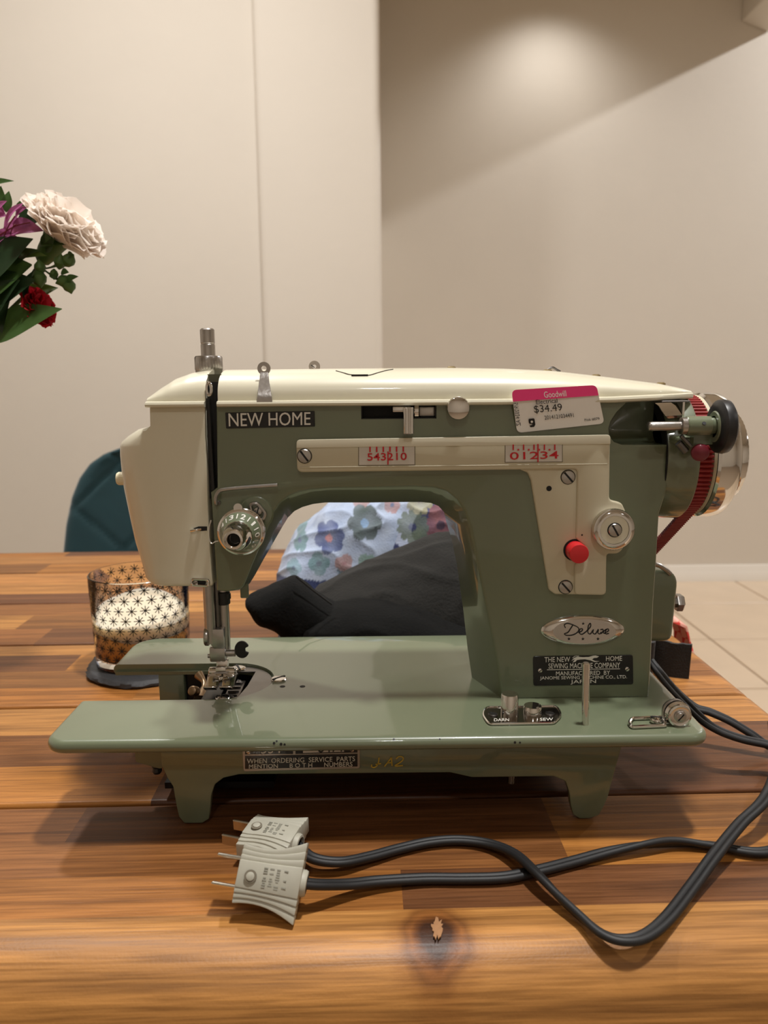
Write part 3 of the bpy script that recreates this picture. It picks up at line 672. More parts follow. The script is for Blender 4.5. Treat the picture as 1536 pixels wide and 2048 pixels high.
bm = B(); c = UY(629, 733, YM+.012); ring_disc(bm, c, .0036, .0012, .001); box(bm, c.x-.0022, c.x+.0022, c.y-.0004, c.y+.0004, c.z-.012, c.z-.0025); mp('rear_thread_guide', bm, CHROME)
bm = B(); p0 = UY(622, 730, YM+.0112); p1 = UY(629, 735, YM+.0112); tube(bm, [p0, p1], .0003, 6); mp('guide_slit', bm, SLOT)
# oiling hatch on the cover
def on_cover(px, py):
    """point on the cover surface seen through a pixel"""
    best = None; d = ray(px, py)
    for i in range(0, 900):
        t = .44+i*.00015; p = CAM+d*t
        if p.x < COVT[0][0] or p.y > YM+.03: continue
        zt, zl = cover_z(p.x); yy = abs(YM-p.y)/(YM-YL-.0026)
        if yy >= 1: continue
        e = COVE; cc = yy**(1/e); zz = zl+(zt-zl)*(math.sqrt(max(0, 1-cc*cc))**e)
        if p.z <= zz: return p
    return UY(px, py, YM)
L = [on_cover(a, b) for a, b in [(672, 742), (690, 747), (703, 750), (736, 751), (752, 747), (770, 742), (786, 739)]]
bm = B(); tube(bm, [p+V((0, -.0001, .0001)) for p in smooth_path(L, 4)], .00035, 6); mp('hatch_seam', bm, mat('seam', s2l(70, 64, 50), .7))
bm = B(); a, b = on_cover(703, 752), on_cover(736, 752); box(bm, a.x, b.x, a.y-.0004, a.y+.004, a.z-.0006, a.z+.0009); mp('hatch_notch', bm, SLOT)
for px, py in ((903, 735), (1095, 741), (1192, 751), (1322, 767)):
    c = UY(px, py, YM+.006); bm = B(); lathe(bm, [(.0028, -.003), (.0028, .0002), (.0018, .0008)], c, (0, 0, 1), 16); mp('oil_cap', bm, mat('old_brass', (.45, .36, .2, 1), .35, 1) if px == 903 else bpy.data.materials['old_brass'])
c = UY(1108, 740, YM+.01); bm = B(); tube(bm, smooth_path([c+V((-.004, 0, .0)), c+V((-.001, 0, .0016)), c+V((.002, 0, .0)), c+V((.004, 0, -.001))], 4), .0007, 8); mp('spring_wire', bm, DSTEEL)

# name plate ---------------------------------------------
bm = plate_px([(450, 825), (629, 822), (630, 853), (452, 857)], YF-.0008, .001, .0003, 1, 2); npt = mp('name_plate', bm, BLKPLATE)
text_px('lettering', 'NEW HOME', ((457, 826.5), (621, 824), (621, 850), (458, 853)), YF-.0012, WHITE, npt, .0004, .0)
# price sticker ------------------------------------------
YST = YF-.0050
TL, TR, BR, BL = (1023, 780), (1193, 770), (1209, 847), (1034, 866)
def stq(u, v): return ((TL[0]*(1-u)+TR[0]*u)*(1-v)+(BL[0]*(1-u)+BR[0]*u)*v, (TL[1]*(1-u)+TR[1]*u)*(1-v)+(BL[1]*(1-u)+BR[1]*u)*v)
def sty(v): return YST+max(0, (v-.40))*.0070
def stick(u, v, off=0): a = stq(u, v); return UY(a[0], a[1], sty(v)-off)
def sticker(pts, off, th, m, name, parent):
    bm = B(); prism(bm, [stick(u, v, off) for u, v in pts], (0, th, 0)); return obj(name, bm, m, parent, None)
asp = 172/86
rp = [(p.x/asp, p.y) for p in rpoly([(0, 0), (asp, 0), (asp, 1), (0, 1)], .13, 6)]
stk = sticker(rp, 0, .0002, STICKW, 'price_sticker', M)
rp2 = [(p.x/asp, p.y) for p in rpoly([(0, 0), (asp, 0), (asp, .27), (0, .27)], [.13, .13, 0, 0], 6)]
sticker(rp2, .0001, .0001, PINK, 'pink_band', stk)
def st_text(s, u0, v0, u1, v1, m, bold=0, vert=False):
    def fn(u, v, d):
        if vert: return stick(u0+(u1-u0)*v, v0+(v1-v0)*u, .0002)
        return stick(u0+(u1-u0)*u, v1+(v0-v1)*v, .0002)
    me = text_mesh(s, fn, 0, bold); me.shade_flat(); obj('print', me, m, stk)
st_text('Goodwill', .37, .085, .63, .235, STICKW, .004)
st_text('Electrical', .265, .27, .515, .375, INK, .004)
st_text('$34.49', .23, .40, .555, .60, INK)
st_text('2014121034491', .335, .66, .67, .76, INK)
st_text('Pink #079', .785, .83, .955, .90, INK)
st_text('5/9/2024 AZ', .055, .30, .005, .84, INK, 0, True)
gw = [(.15+.07*x, .70+.2*y) for x, y in ((.12, .0), (.9, .0), (1, .1), (1, .75), (.75, 1), (.15, 1), (.05, .8), (.5, .75), (.55, .62), (.1, .6), (0, .45), (0, .1))]
sticker(gw, .0002, .0001, INK, 'logo', stk)
sticker([(.185+.014*math.cos(i*PI/6), .775+.028*math.sin(i*PI/6)) for i in range(12)], .0003, .0001, STICKW, 'logo_eye', stk)

# cream control panel ------------------------------------
YP = YF-.0042
low = rpoly([(1032, 930), (1215, 930), (1213, 1191), (1110, 1189), (1098, 1180), (1062, 960), (1056, 946), (1042, 940)], [0, 0, 10, 8, 8, 10, 8, 6], 4)
bm = plate_px(low, YF-.0026, .0027, .0012, 3); pan = mp('control_panel', bm, CREAM2)
hi = rpoly([(592, 880), (1221, 870), (1219, 1000), (1244, 1006), (1268, 1060), (1240, 1108), (1214, 1108), (1212, 1191), (1149, 1190), (1150, 1126), (1168, 1120), (1172, 1095), (1152, 1077), (1155, 938), (594, 945)], [12, 9, 10, 14, 30, 20, 6, 10, 10, 12, 14, 14, 8, 8, 12], 5)
bm = plate_px(hi, YP, .0044, .0012, 3); obj('raised_panel', bm, CREAM2, pan)
bm = plate_px(rpoly([(593, 879.5), (1221, 869.5), (1221, 888), (593, 896)], [9, 7, 1, 1], 4), YP-.0007, .001, .0008, 3); obj('panel_rim', bm, CREAM, pan)
bm = plate_px([(600, 934), (1215, 927), (1215, 929.5), (600, 936.5)], YP-.0004, .0005, .0002, 1); obj('panel_rib', bm, CREAM2, pan)
for (x0, y0, x1, y1, s) in ((718, 893, 829, 930, 'L'), (1011, 887, 1124, 924, 'R')):
    sl = -6*(x1-x0)/620
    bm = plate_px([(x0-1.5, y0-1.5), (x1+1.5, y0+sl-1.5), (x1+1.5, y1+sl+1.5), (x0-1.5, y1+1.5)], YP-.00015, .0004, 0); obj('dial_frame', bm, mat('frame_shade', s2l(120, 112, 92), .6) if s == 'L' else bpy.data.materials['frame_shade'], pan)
    bm = plate_px([(x0, y0), (x1, y0+sl), (x1, y1+sl), (x0, y1)], YP-.0003, .0004, 0); obj('dial_window', bm, DIALW, pan)
    yy = YP-.0005
    if s == 'L':
        text_px('dial_number', '543210', ((734, 906.5), (813.5, 905), (813.5, 920), (735, 921.5)), yy, RED, pan, .0001, .01)
        bm = B()
        for i in range(6):
            x = 740+i*13.3; stroke(bm, [(x, 893.5-i*.1), (x, 904-i*.1)], 3, yy)
        stroke(bm, [(776, 903), (776, 929)], 2.6, yy-.0001)
    else:
        text_px('dial_number', '01234', ((1019.5, 904.5), (1117, 902), (1117, 917), (1020, 919.5)), yy, RED, pan, .0001, .004)
        bm = B()
        for i in range(5):
            x = 1026.5+i*20.8; stroke(bm, [(x, 889), (x, 900)], 2.6, yy)
            if i < 4: stroke(bm, [(x+8.4, 899.5), (x+12, 899.5)], 3, yy)
        stroke(bm, [(1076, 888), (1076, 924)], 2.6, yy-.0001)
    obj('dial_tick', bm, RED, pan)
for (x, y, yy, a) in ((609, 912, YP, 2.2), (1136, 954, YF-.0026, 2.3), (1131, 1174, YF-.0026, 2.3)):
    c = UY(x, y, yy); bm = B(); lathe(bm, [(.0044, -.0005), (.0044, .0001)], c, FR, 24); obj('screw_recess', bm, SLOT, pan)
    screw(c+V((0, -.0001, 0)), FR, .0040, pan, a, STEEL, .0014)
for (x, y, r, yy) in ((1098, 977, .0016, YF-.0026), (1164, 1070, .0005, YP)):
    bm = B(); lathe(bm, [(r, -.0004), (r, .00012)], UY(x, y, yy), FR, 18); obj('oil_hole', bm, SLOT, pan)
c = UY(1149, 1100, YF-.0026); bm = B(); lathe(bm, [(.0067, -.0004), (.0067, .0002)], c, FR, 28); obj('button_hole', bm, SLOT, pan)
bm = B(); lathe(bm, [(.0058, 0), (.0058, .0095), (.0055, .0102), (.003, .0105), (.0001, .0105)], c+V((.0003, 0, -.0002)), FR, 32); mp('reverse_button', bm, REDP)
c = UY(1223, 1056, YP); bm = B()
lathe(bm, [(.0118, -.001), (.0118, .001), (.0124, .002), (.0124, .0048), (.0119, .0056), (.0105, .006), (.0098, .0066), (.0085, .0066), (.0084, .0058), (.0001, .0058)], c, FR, 96, 0, ((2, 3), -.02)); kn = mp('width_knob', bm, CHROME)
bm = B(); lathe(bm, [(.0083, .0056), (.0083, .0062), (.004, .0062)], c, FR, 40); obj('knob_inlay', bm, CREAM, kn)
bm = B(); lathe(bm, [(.0043, .006), (.0043, .0064)], c, FR, 28); obj('screw_recess', bm, SLOT, kn)
screw(c+V((0, -.0064, 0)), FR, .0038, kn, 2.1, STEEL)

# badge and maker's plate ---------------------------------
c = UY(1165, 1258, YF); sc = (YF-CAM.y)/FPX*1.0
bm = B(); rings = []
for k, (f_, h) in enumerate(((1, 0.0005), (1, -.0006), (.97, -.0014), (.90, -.0022), (.80, -.0028), (.76, -.0029))):
    rings.append([V((c.x+(.0254*f_)*math.cos(2*PI*i/56), YF+h, c.z-.0006+(.0097*f_)*math.sin(2*PI*i/56))) for i in range(56)])
loft(bm, rings); bdg = mp('oval_badge', bm, CHROME)
YBd = YF-.0030
bm = B(); c2 = UY(1169, 1263, YBd); prism(bm, [V((c2.x+.0190*math.cos(2*PI*i/56), YBd, c2.z+.0078*math.sin(2*PI*i/56))) for i in range(56)], (0, .0006, 0)); obj('badge_field', bm, SILVER, bdg)
bm = B(); yb = YBd-.0001
DEL = [[(1131, 1256), (1129, 1250), (1135, 1247), (1146, 1250), (1157, 1256), (1156, 1264), (1146, 1270), (1134, 1271), (1129, 1268), (1136, 1265), (1141, 1258), (1146, 1250)],
       [(1157, 1266), (1164, 1262), (1165, 1258), (1160, 1259), (1159, 1266), (1164, 1269), (1172, 1264)],
       [(1172, 1264), (1181, 1254), (1181, 1247), (1177, 1252), (1176, 1265), (1181, 1268), (1186, 1261)],
       [(1187, 1259), (1186, 1266), (1191, 1268), (1197, 1259), (1196, 1266), (1200, 1268), (1203, 1264)],
       [(1201, 1260), (1206, 1259), (1207, 1266), (1212, 1267)], [(1213, 1259), (1207, 1263), (1202, 1268)],
       [(1208, 1267), (1217, 1262), (1216, 1258), (1211, 1262), (1212, 1268), (1218, 1267)]]
for st in DEL: stroke(bm, st, 1.9, yb, .0002, 5)
obj('script_lettering', bm, INK, bdg)
for (x, y, s) in ((1166.5, 1247.5, 3.2), (1138, 1278, 3.6), (1166, 1278, 3.6), (1196, 1278, 3.6)):
    bm = B(); P = []
    for i in range(10):
        a = PI/2+i*PI/5; r = s*(1 if i % 2 == 0 else .4); P.append(UY(x+r*math.cos(a), y-r*math.sin(a), yb-.0001))
    prism(bm, P, (0, .0002, 0)); obj('star', bm, INK, bdg, None)
bm = plate_px([(1066, 1313), (1266, 1310), (1267, 1369), (1067, 1372)], YF-.0006, .0008, .0002, 1, 5); mk = mp('maker_plate', bm, BLKPLATE)
yk = YF-.0008
for s, qd, bo in (('THE NEW', ((1089, 1314.5), (1140, 1313.5), (1140, 1323.5), (1089, 1324.5)), .0), ('HOME', ((1212, 1312.5), (1244, 1312), (1244, 1321.5), (1212, 1322)), .0),
                  ('SEWING MACHINE COMPANY', ((1097, 1327), (1240, 1325), (1240, 1335.5), (1097, 1337)), .0), ('MANUFACTURED  BY', ((1112, 1343), (1220, 1341), (1220, 1349.5), (1112, 1351)), 0),
                  ('JANOME SEWING MACHINE CO., LTD.', ((1080, 1353), (1254, 1350.5), (1254, 1358.5), (1080, 1361)), 0), ('JAPAN', ((1141, 1360), (1192, 1359), (1192, 1368), (1141, 1369)), 0)):
    text_px('lettering', s, qd, yk, WHITE, mk, .0001, bo)
bm = B(); stroke(bm, [(1094, 1339.6), (1240, 1337.6)], 1.3, yk); obj('rule_line', bm, WHITE, mk)
dog = [(1143, 1322), (1148, 1316), (1155, 1313.5), (1166, 1314.5), (1178, 1314), (1186, 1311.5), (1191, 1311), (1198, 1313), (1194, 1315.5), (1188, 1316), (1184, 1319), (1190, 1322), (1199, 1322.5), (1189, 1324), (1180, 1320.5), (1170, 1318.5), (1161, 1319), (1154, 1320), (1151, 1323.5), (1145, 1325), (1148, 1321.5), (1150, 1318)]
bm = B(); prism(bm, [UY(a, b, yk-.0001) for a, b in dog], (0, .0002, 0)); obj('greyhound_emblem', bm, WHITE, mk, None)
bm = B(); stroke(bm, [(1145, 1316), (1150, 1312.5), (1158, 1312)], 1.1, yk); obj('greyhound_tail', bm, WHITE, mk)
for q_ in ((1080, 1341), (1254, 1338)): screw(UY(q_[0], q_[1], yk), FR, .0014, mk, .7, CHROME, .0006)

# tension dial, thread hook --------------------------------
ct = UY(482, 1064, YF-.008)
bm = B(); cyl(bm, (ct.x, YF+.001, ct.z), (ct.x, YF-.008, ct.z), .0098, 32); mp('tension_stem', bm, DSTEEL)
bm = B(); lathe(bm, [(.0128, .004), (.0138, .0048), (.0138, .0056), (.012, .0066), (.0118, .0072), (.0136, .0082), (.0136, .0092), (.0126, .0100), (.009, .0102)], (ct.x, YF, ct.z), FR, 44); td = mp('tension_disc', bm, CHROME)
bm = B(); lathe(bm, [(.0116, .0095), (.0121, .0105), (.0092, .0185), (.0084, .0195), (.007, .0198)], (ct.x, YF, ct.z), FR, 44); tr_ = mp('tension_number_ring', bm, GREEN)
bm = B(); lathe(bm, [(.0086, .0190), (.0086, .0196), (.0080, .0202), (.0078, .0245), (.0066, .0300), (.0052, .0322), (.0040, .0325), (.0034, .0318), (.0030, .0300), (.0030, .0262), (.0014, .0260)], (ct.x, YF, ct.z), FR, 44, 0, ((0, 1), -.04)); tk = mp('tension_knob', bm, CHROME)
bm = B(); lathe(bm, [(.0029, .0262), (.0029, .0266)], (ct.x, YF, ct.z), FR, 20); obj('knob_bore', bm, SLOT, tk)
for i, ch in enumerate(['4', 'I', '3', 'I', '2', 'I', '1', 'I', '0', 'I', '9', 'I']):
    a0 = math.radians(150-i*19)
    wd = (.26 if ch not in 'I1' else .06 if ch == 'I' else .12)
    def fn(u, v, d, a0=a0, wd=wd):
        h = .0120+.0048*(1-v); a = a0-(u-.5)*wd
        h2 = .0120+(1-v)*.0; hh = .0125+.0052*(1-v)
        r = .0121-(hh-.0105)*.3625+.0002
        return V((ct.x+r*math.cos(a), YF-hh, ct.z+r*math.sin(a)))
    me = text_mesh(ch, lambda u, v, d, fn=fn: fn(u, 1-(1-v), d), 0, .02); me.shade_flat(); obj('dial_number', me, WHITE, tr_)
bm = B(); c = UY(476, 1019, YF-.009); box(bm, c.x-.0024, c.x+.0024, c.y, c.y+.001, c.z-.004, c.z+.001); lathe(bm, [(.0026, 0), (.0026, -.0011)], c+V((0, .001, .001)), (0, 1, 0), 18); obj('disc_tab', bm, CHROME, td)
bm = B(); L = rpoly([(499, 1008), (514, 1006), (531, 1026), (527, 1038), (517, 1039), (503, 1024)], 8, 5); P0 = [UY(a, b, YF-.0024) for a, b in L]; tube(bm, P0+[P0[0]], .0011, 8)
sp_ = mp('adjuster_collar', bm, STEEL); screw(UY(516, 1022, YF-.001), FR, .0026, sp_, 1.3, STEEL, .0018)
c = UY(512, 1026, YF); bm = B(); lathe(bm, [(.0105, -.0005), (.0095, .0008), (.008, .0010)], c, FR, 36); mp('adjuster_boss', bm, GREEN)
bm = B(); tube(bm, smooth_path([UY(555, 970, YF-.004), UY(500, 974, YF-.004), UY(448, 979, YF-.004), UY(436, 985, YF-.004), UY(431.5, 996, YF-.004), UY(432, 1006, YF-.003), UY(434, 1009, YF+.001)], 5), .0011, 10); mp('thread_hook', bm, STEEL)
bm = B(); lathe(bm, [(.0011, 0), (.0011, .001)], UY(438, 1005, YF), FR, 12); mp('hook_pin', bm, DSTEEL)
bm = B(); tube(bm, smooth_path([UY(422.5, 1040, YF-.004), UY(419, 1055, YF-.004), UY(419, 1075, YF-.004), UY(423, 1087, YF-.005), UY(431, 1083, YF-.007), UY(437, 1082, YF-.008)], 5), .0004, 6); mp('check_spring', bm, CHROME)
bm = B(); a = UY(490, 1178, YM-.004); box(bm, a.x-.0028, a.x+.0022, a.y-.002, a.y+.002, UY(490, 1195, YM-.004).z, a.z+.006); bevel(bm, .0005, 1); mp('lifter_stop', bm, GREEN)

# needle bar, presser bar, foot ----------------------------
xp = UY(424, 1250, YM-.006).x; xn = UY(449, 1250, YM).x
zt = UY(430, 1165, YM).z; zf = ZB
zb1 = UY(424, 1285, YM-.006).z
bm = B(); cyl(bm, (xp-.0012, YM-.006, zb1), (xp-.0012, YM-.006, zt+.01), .0036, 24); mp('presser_bar', bm, STEEL)
bm = B(); cyl(bm, (xp+.0030, YM-.002, zb1-.002), (xp+.0030, YM-.002, zt+.01), .0022, 18); mp('guide_bar', bm, DSTEEL)
bm = B(); cyl(bm, (xn, YM, UY(449, 1300, YM).z), (xn, YM, zt+.01), .0034, 20); mp('needle_bar', bm, STEEL)
bm = B(); cyl(bm, (xn, YM, UY(449, 1208, YM).z), (xn, YM, UY(449, 1182, YM).z), .0044, 20, 0, .0005); cyl(bm, (xn+.003, YM-.001, UY(449, 1196, YM).z), (xn+.003, YM-.001, UY(449, 1186, YM).z), .0022, 12); mp('bar_bushing', bm, BLACK)
z1, z2 = UY(436, 1254, YM-.004).z, UY(436, 1293, YM-.004).z
bm = B(); prism(bm, [(xp-.0045, YM-.009, z1), (xp+.008, YM-.009, z1), (xp+.0078, YM-.009, z2), (xp+.001, YM-.009, z2), (xp-.0035, YM-.009, z1-.006)], (0, .007, 0)); bevel(bm, .0006, 2); hb = mp('foot_holder', bm, STEEL)
c = UY(415, 1272, YM-.006); bm = B(); lathe(bm, [(.0060, 0), (.0063, .0004), (.0063, .0022), (.006, .0026), (.002, .0028), (.002, .006)], c+V((-.0014, 0, 0)), (1, 0, 0), 60, 0, ((1, 2), -.04)); mp('foot_screw', bm, STEEL)
c = UY(440, 1305, YM-.002); bm = B(); box(bm, c.x-.0060, c.x+.0044, c.y-.005, c.y+.004, c.z-.0050, c.z+.0052); bevel(bm, .0012, 2); nc = mp('needle_clamp', bm, STEEL)
bm = B(); cyl(bm, c+V((.004, -.001, 0)), c+V((.0105, -.001, 0)), .0024, 18, 0, .0004); cyl(bm, c+V((-.0075, -.002, -.0015)), c+V((-.005, -.002, -.0015)), .0014, 12); obj('clamp_screw', bm, STEEL, nc)
bm = B(); c3 = UY(484, 1299, YM-.003); L = [(.0048*math.cos(2*PI*i/32), .0058*math.sin(2*PI*i/32)) for i in range(32)]
L = [(a, b) if not (a > .004 and abs(b) < .0012) else (.0022, b) for a, b in L]
prism(bm, [(c3.x+a, c3.y-.0008, c3.z+b) for a, b in L], (0, .0018, 0)); bevel(bm, .0003, 1); obj('thumb_head', bm, BLACK, nc)
cs = UY(446, 1330, YM-.003); zs = cs.z
bm = B(); box(bm, cs.x-.0042, cs.x+.0038, cs.y-.002, cs.y+.002, ZB+.006, c.z-.004); bevel(bm, .001, 2); mp('foot_shank', bm, CHROME)
bm = B(); cyl(bm, (cs.x-.0085, cs.y-.003, ZB+.0085), (cs.x+.0088, cs.y-.003, ZB+.0085), .0028, 18, 0, .0005); box(bm, cs.x-.0036, cs.x+.0030, cs.y-.0066, cs.y, ZB+.0062, ZB+.0125); bevel(bm, .0006, 2, 50); mp('foot_hinge', bm, CHROME)
bm = B(); yb0 = cs.y-.004
side = [(yb0+.004, ZB+.0075), (yb0-.002, ZB+.0068), (yb0-.008, ZB+.0022), (yb0-.012, ZB+.0026), (yb0-.0155, ZB+.0048), (yb0-.0158, ZB+.0040), (yb0-.012, ZB+.0010), (yb0+.012, ZB+.0008), (yb0+.012, ZB+.0025), (yb0+.006, ZB+.0045)]
for x0, x1 in ((cs.x-.0092, cs.x-.0012), (cs.x+.0010, cs.x+.0090)): prism(bm, [(x0, a, b) for a, b in side], (x1-x0, 0, 0))
box(bm, cs.x-.002, cs.x+.002, yb0-.003, yb0+.012, ZB+.002, ZB+.006)
bevel(bm, .0004, 2, 50); mp('presser_foot', bm, CHROME)
bm = B(); tube(bm, [UY(429, 1346, cs.y-.008), UY(456, 1346, cs.y-.008)], .0006, 8); mp('foot_wire', bm, STEEL)
bm = B(); tube(bm, [(xn, YM, ZB+.02), (xn, YM, ZB+.001)], [.0007, .0003], 8); mp('needle', bm, CHROME)

# drop-feed plate and buttons, spool pin, tension bracket --
P = rpoly([(966, 1430), (972, 1414), (1113, 1412), (1124, 1430), (1108, 1446), (978, 1448)], 14, 6)
bm = B(); prism(bm, [UZ(a, b, ZB+.0003) for a, b in P], (0, 0, .0006)); bevel(bm, .0003, 1); dp = mp('drop_feed_plate', bm, mat('dark_chrome', (.32, .30, .28, 1), .12, 1))
L = [UZ(a, b, ZB+.0010) for a, b in P]; bm = B(); tube(bm, L+[L[0]], .0007, 8); obj('plate_rim', bm, CHROME, dp)
for q_ in ((986, 1429), (1100, 1428)): screw(UZ(q_[0], q_[1], ZB+.0009), (0, 0, 1), .0028, dp, .9, DSTEEL, .0008)
text_px('lettering', 'DARN', ((988, 1437), (1018, 1436.5), (1018, 1442), (988, 1442.5)), ZB+.0011, WHITE, dp, .00005, 0, 0, 'Z')
text_px('lettering', 'SEW', ((1080, 1436), (1106, 1435.5), (1106, 1441), (1080, 1441.5)), ZB+.0011, WHITE, dp, .00005, 0, 0, 'Z')
c = UZ(1019, 1429, ZB); bm = B(); lathe(bm, [(.0052, .0005), (.0052, .0012), (.0050, .0122), (.0046, .0130), (.0001, .0132)], c, (0, 0, 1), 32); obj('darn_button', bm, CHROME, dp)
c = UZ(1065, 1428, ZB); bm = B(); lathe(bm, [(.0056, .0005), (.0054, .0046), (.005, .0054), (.0001, .0056)], c, (0, 0, 1), 32); obj('sew_button', bm, CHROME, dp)
c = UZ(1171, 1448, ZB); top = UY(1172, 1325, c.y); bm = B(); lathe(bm, [(.0021, -.001), (.0021, top.z-c.z-.0006), (.0015, top.z-c.z)], c, top-c, 20); mp('spool_pin', bm, CHROME)
bm = B(); L = rpoly([(1258, 1447), (1264, 1437), (1330, 1434), (1330, 1451), (1264, 1454)], [6, 8, 2, 2, 8], 5); P0 = [UZ(a, b, ZB+.0012) for a, b in L]; tube(bm, P0+[P0[0]], .0011, 8); wb = mp('winder_tension_bracket', bm, CHROME)
screw(UZ(1312, 1441, ZB+.0016), (0, 0, 1), .0034, wb, 1.4, CHROME, .0022)
c = UZ(1352, 1449, ZB); hz = UY(1354, 1428, c.y).z
bm = B(); Q = [(c.x-.0075, ZB+.0004), (c.x+.006, ZB+.0004)]+[(c.x-.0006+.0070*math.cos(a*PI/12), hz+.0012+.0070*math.sin(a*PI/12)) for a in range(0, 13)]
prism(bm, [(a, c.y+.0016, b) for a, b in Q], (0, .0012, 0)); obj('bracket_upright', bm, STEEL, wb)
cc_ = V((c.x+.0008, c.y+.001, hz))
bm = B(); lathe(bm, [(.0072, 0), (.0074, .0006), (.0062, .0020), (.0062, .0024), (.0068, .0032), (.0066, .0040), (.0056, .0044), (.0050, .0042), (.0032, .0042)], cc_, FR, 36); tdk = obj('tension_disc', bm, CHROME, wb)
bm = B(); lathe(bm, [(.0034, .004), (.0034, .0048), (.003, .0052)], cc_, FR, 24); obj('disc_hub', bm, STEEL, wb); screw(cc_+V((0, -.0050, 0)), FR, .0026, wb, .9, STEEL, .0009)

# handwheel, belt, winder, motor ----------------------------
ZW, RW = .2085, .0385; AX = V((1, 0, 0)); cw = V((0, YM, ZW))
x_ = UY(1341, 920, .048).x; x1_ = .3752
def lx(prof, segs=64, ripple=None, c=cw):
    bm = B(); lathe(bm, [(r, x) for r, x in prof], c, AX, segs, 0, ripple); return bm
mp('wheel_guard', lx([(.030, x_-.001), (.0376, x_-.0002), (.0384, x_+.003), (.0396, x_+.009), (.0398, x1_-.001), (.0390, x1_), (.030, x1_)], 72), GREEN, smooth=30)
mp('guard_groove', lx([(.036, x_-.0010), (.0374, x_-.0008), (.0374, x_+.0001), (.036, x_+.0003)], 72), SLOT)
mp('belt_pulley', lx([(.020, x1_-.001), (.0345, x1_), (.0345, .3841), (.0368, .3845), (.0376, .3860), (.030, .3862)]), CREAM2)
mp('handwheel', lx([(.030, .3862), (.0374, .3866), (.0388, .3880), (.0392, .3940), (.0386, .3985), (.0365, .4010), (.032, .4025), (.026, .4040), (.015, .4042)], 80), CHROME)
mp('clutch_knob', lx([(.024, .4030), (.0272, .4040), (.0280, .4060), (.0276, .4090), (.024, .4110), (.01, .4116)], 96, ((2, 3), -.015)), CHROME)
mp('wheel_shadow_gap', lx([(.0372, .3858), (.0374, .3868)], 48), SLOT)
# toothed belt: round the pulley, then down to the motor
def belt():
    xa, xb = x1_+.0003, .3838; bm = B(); R = .0352; n = 60
    path = [(YM+R*math.cos(math.radians(20+i/n*212)), ZW+R*math.sin(math.radians(20+i/n*212))) for i in range(n+1)]
    p0 = V(path[-1]); path += [tuple(p0.lerp(V((.160, .1205)), k/20)) for k in range(1, 21)]
    P = [V(p) for p in path]; out_ = [P[0]]; step = .0009; acc = 0
    for a, b in zip(P, P[1:]):
        d = (b-a).length; s = step-acc
        while s <= d: out_.append(a.lerp(b, s/d)); s += step
        acc = d-(s-step)
    rings = []
    for i, p in enumerate(out_):
        t = (out_[min(i+1, len(out_)-1)]-out_[max(i-1, 0)]).normalized(); nn = V((t.y, -t.x))
        h = .0026 if i % 3 else .0010
        g = 0 if i % 3 else .0007
        rings.append([V((xa, p.x+nn.x*g, p.y+nn.y*g)), V((xb-g, p.x+nn.x*g, p.y+nn.y*g)), V((xb-g, p.x+nn.x*h, p.y+nn.y*h)), V((xa, p.x+nn.x*h, p.y+nn.y*h))])
    loft(bm, rings); return bm
mp('drive_belt', belt(), BELT, smooth=None)
# bobbin winder
cwz = UY(1447, 853, .036); yw = .036
mp('winder_tire', lx([(.0085, .0), (.0125, .0002), (.0148, .0018), (.0153, .0042), (.0148, .0066), (.0125, .0082), (.0085, .0084)], 44, None, V((cwz.x-.0052, yw, cwz.z))), RUBBER)
mp('winder_hub', lx([(.0088, -.0006), (.0082, -.0012), (.006, -.0012), (.0055, .006), (.0055, .009)], 32, None, V((cwz.x-.0046, yw, cwz.z))), GREEN)
za = cwz.z; xh0 = UY(1371, 857, yw).x
c0 = V((0, yw, za+.0005))
mp('winder_housing', lx([(.0050, xh0), (.0054, xh0+.0005), (.0054, cwz.x-.008), (.0046, cwz.x-.0075), (.0046, cwz.x-.004)], 28, None, c0), GREEN)
bm = B(); lathe(bm, [(.0011, 0), (.0011, .0004)], UY(1408, 847, yw-.0050), (0, -.8, .6), 12); mp('housing_hole', bm, SLOT)
mp('winder_collar', lx([(.0042, xh0-.0030), (.0048, xh0-.0026), (.0048, xh0+.0005)], 28, None, c0), STEEL)
mp('winder_spindle', lx([(.0016, UY(1295, 857, yw).x), (.0026, UY(1296, 857, yw).x+.0002), (.0024, UY(1300, 857, yw).x), (.0026, UY(1302, 857, yw).x), (.0026, xh0-.002)], 22, None, c0), STEEL)
bm = B(); rings = []
for (xa, xb, ya, yb_) in ((1310, 1342, 806, YF-.006), (1318, 1351, 812, YF-.0075), (1324, 1358, 822, YF-.0085), (1331, 1364, 832, YF-.0095), (1336, 1363, 837, YF-.0085)):
    a, b = UY(xa, ya, yb_), UY(xb, ya-1 if ya < 830 else ya-2, yb_); rings.append([a, b, b+V((0, .0012, 0)), a+V((0, .0012, 0))])
loft(bm, rings); lt = mp('winder_latch', bm, CHROME)
bm = B(); a, b = UY(1312, 803, YF+.004), UY(1368, 800, YF+.004); box(bm, a.x, b.x, YF-.006, YF+.014, b.z-.0012, b.z); bevel(bm, .0004, 1); obj('latch_top', bm, DSTEEL, lt)
bm = B(); a = UY(1366, 802, YF-.004); box(bm, a.x-.0008, a.x+.0004, YF-.006, YF+.01, UY(1366, 850, YF-.004).z, a.z); obj('latch_side', bm, CHROME, lt)
bm = B(); a = UY(1383, 880, YF-.008); box(bm, a.x-.010, a.x+.012, YF-.012, YF+.008, a.z-.0022, a.z+.0022); bevel(bm, .0015, 2); box(bm, a.x-.002, a.x+.011, YF-.016, YF-.006, a.z-.002, a.z+.0050); mp('winder_bracket', bm, GREEN)
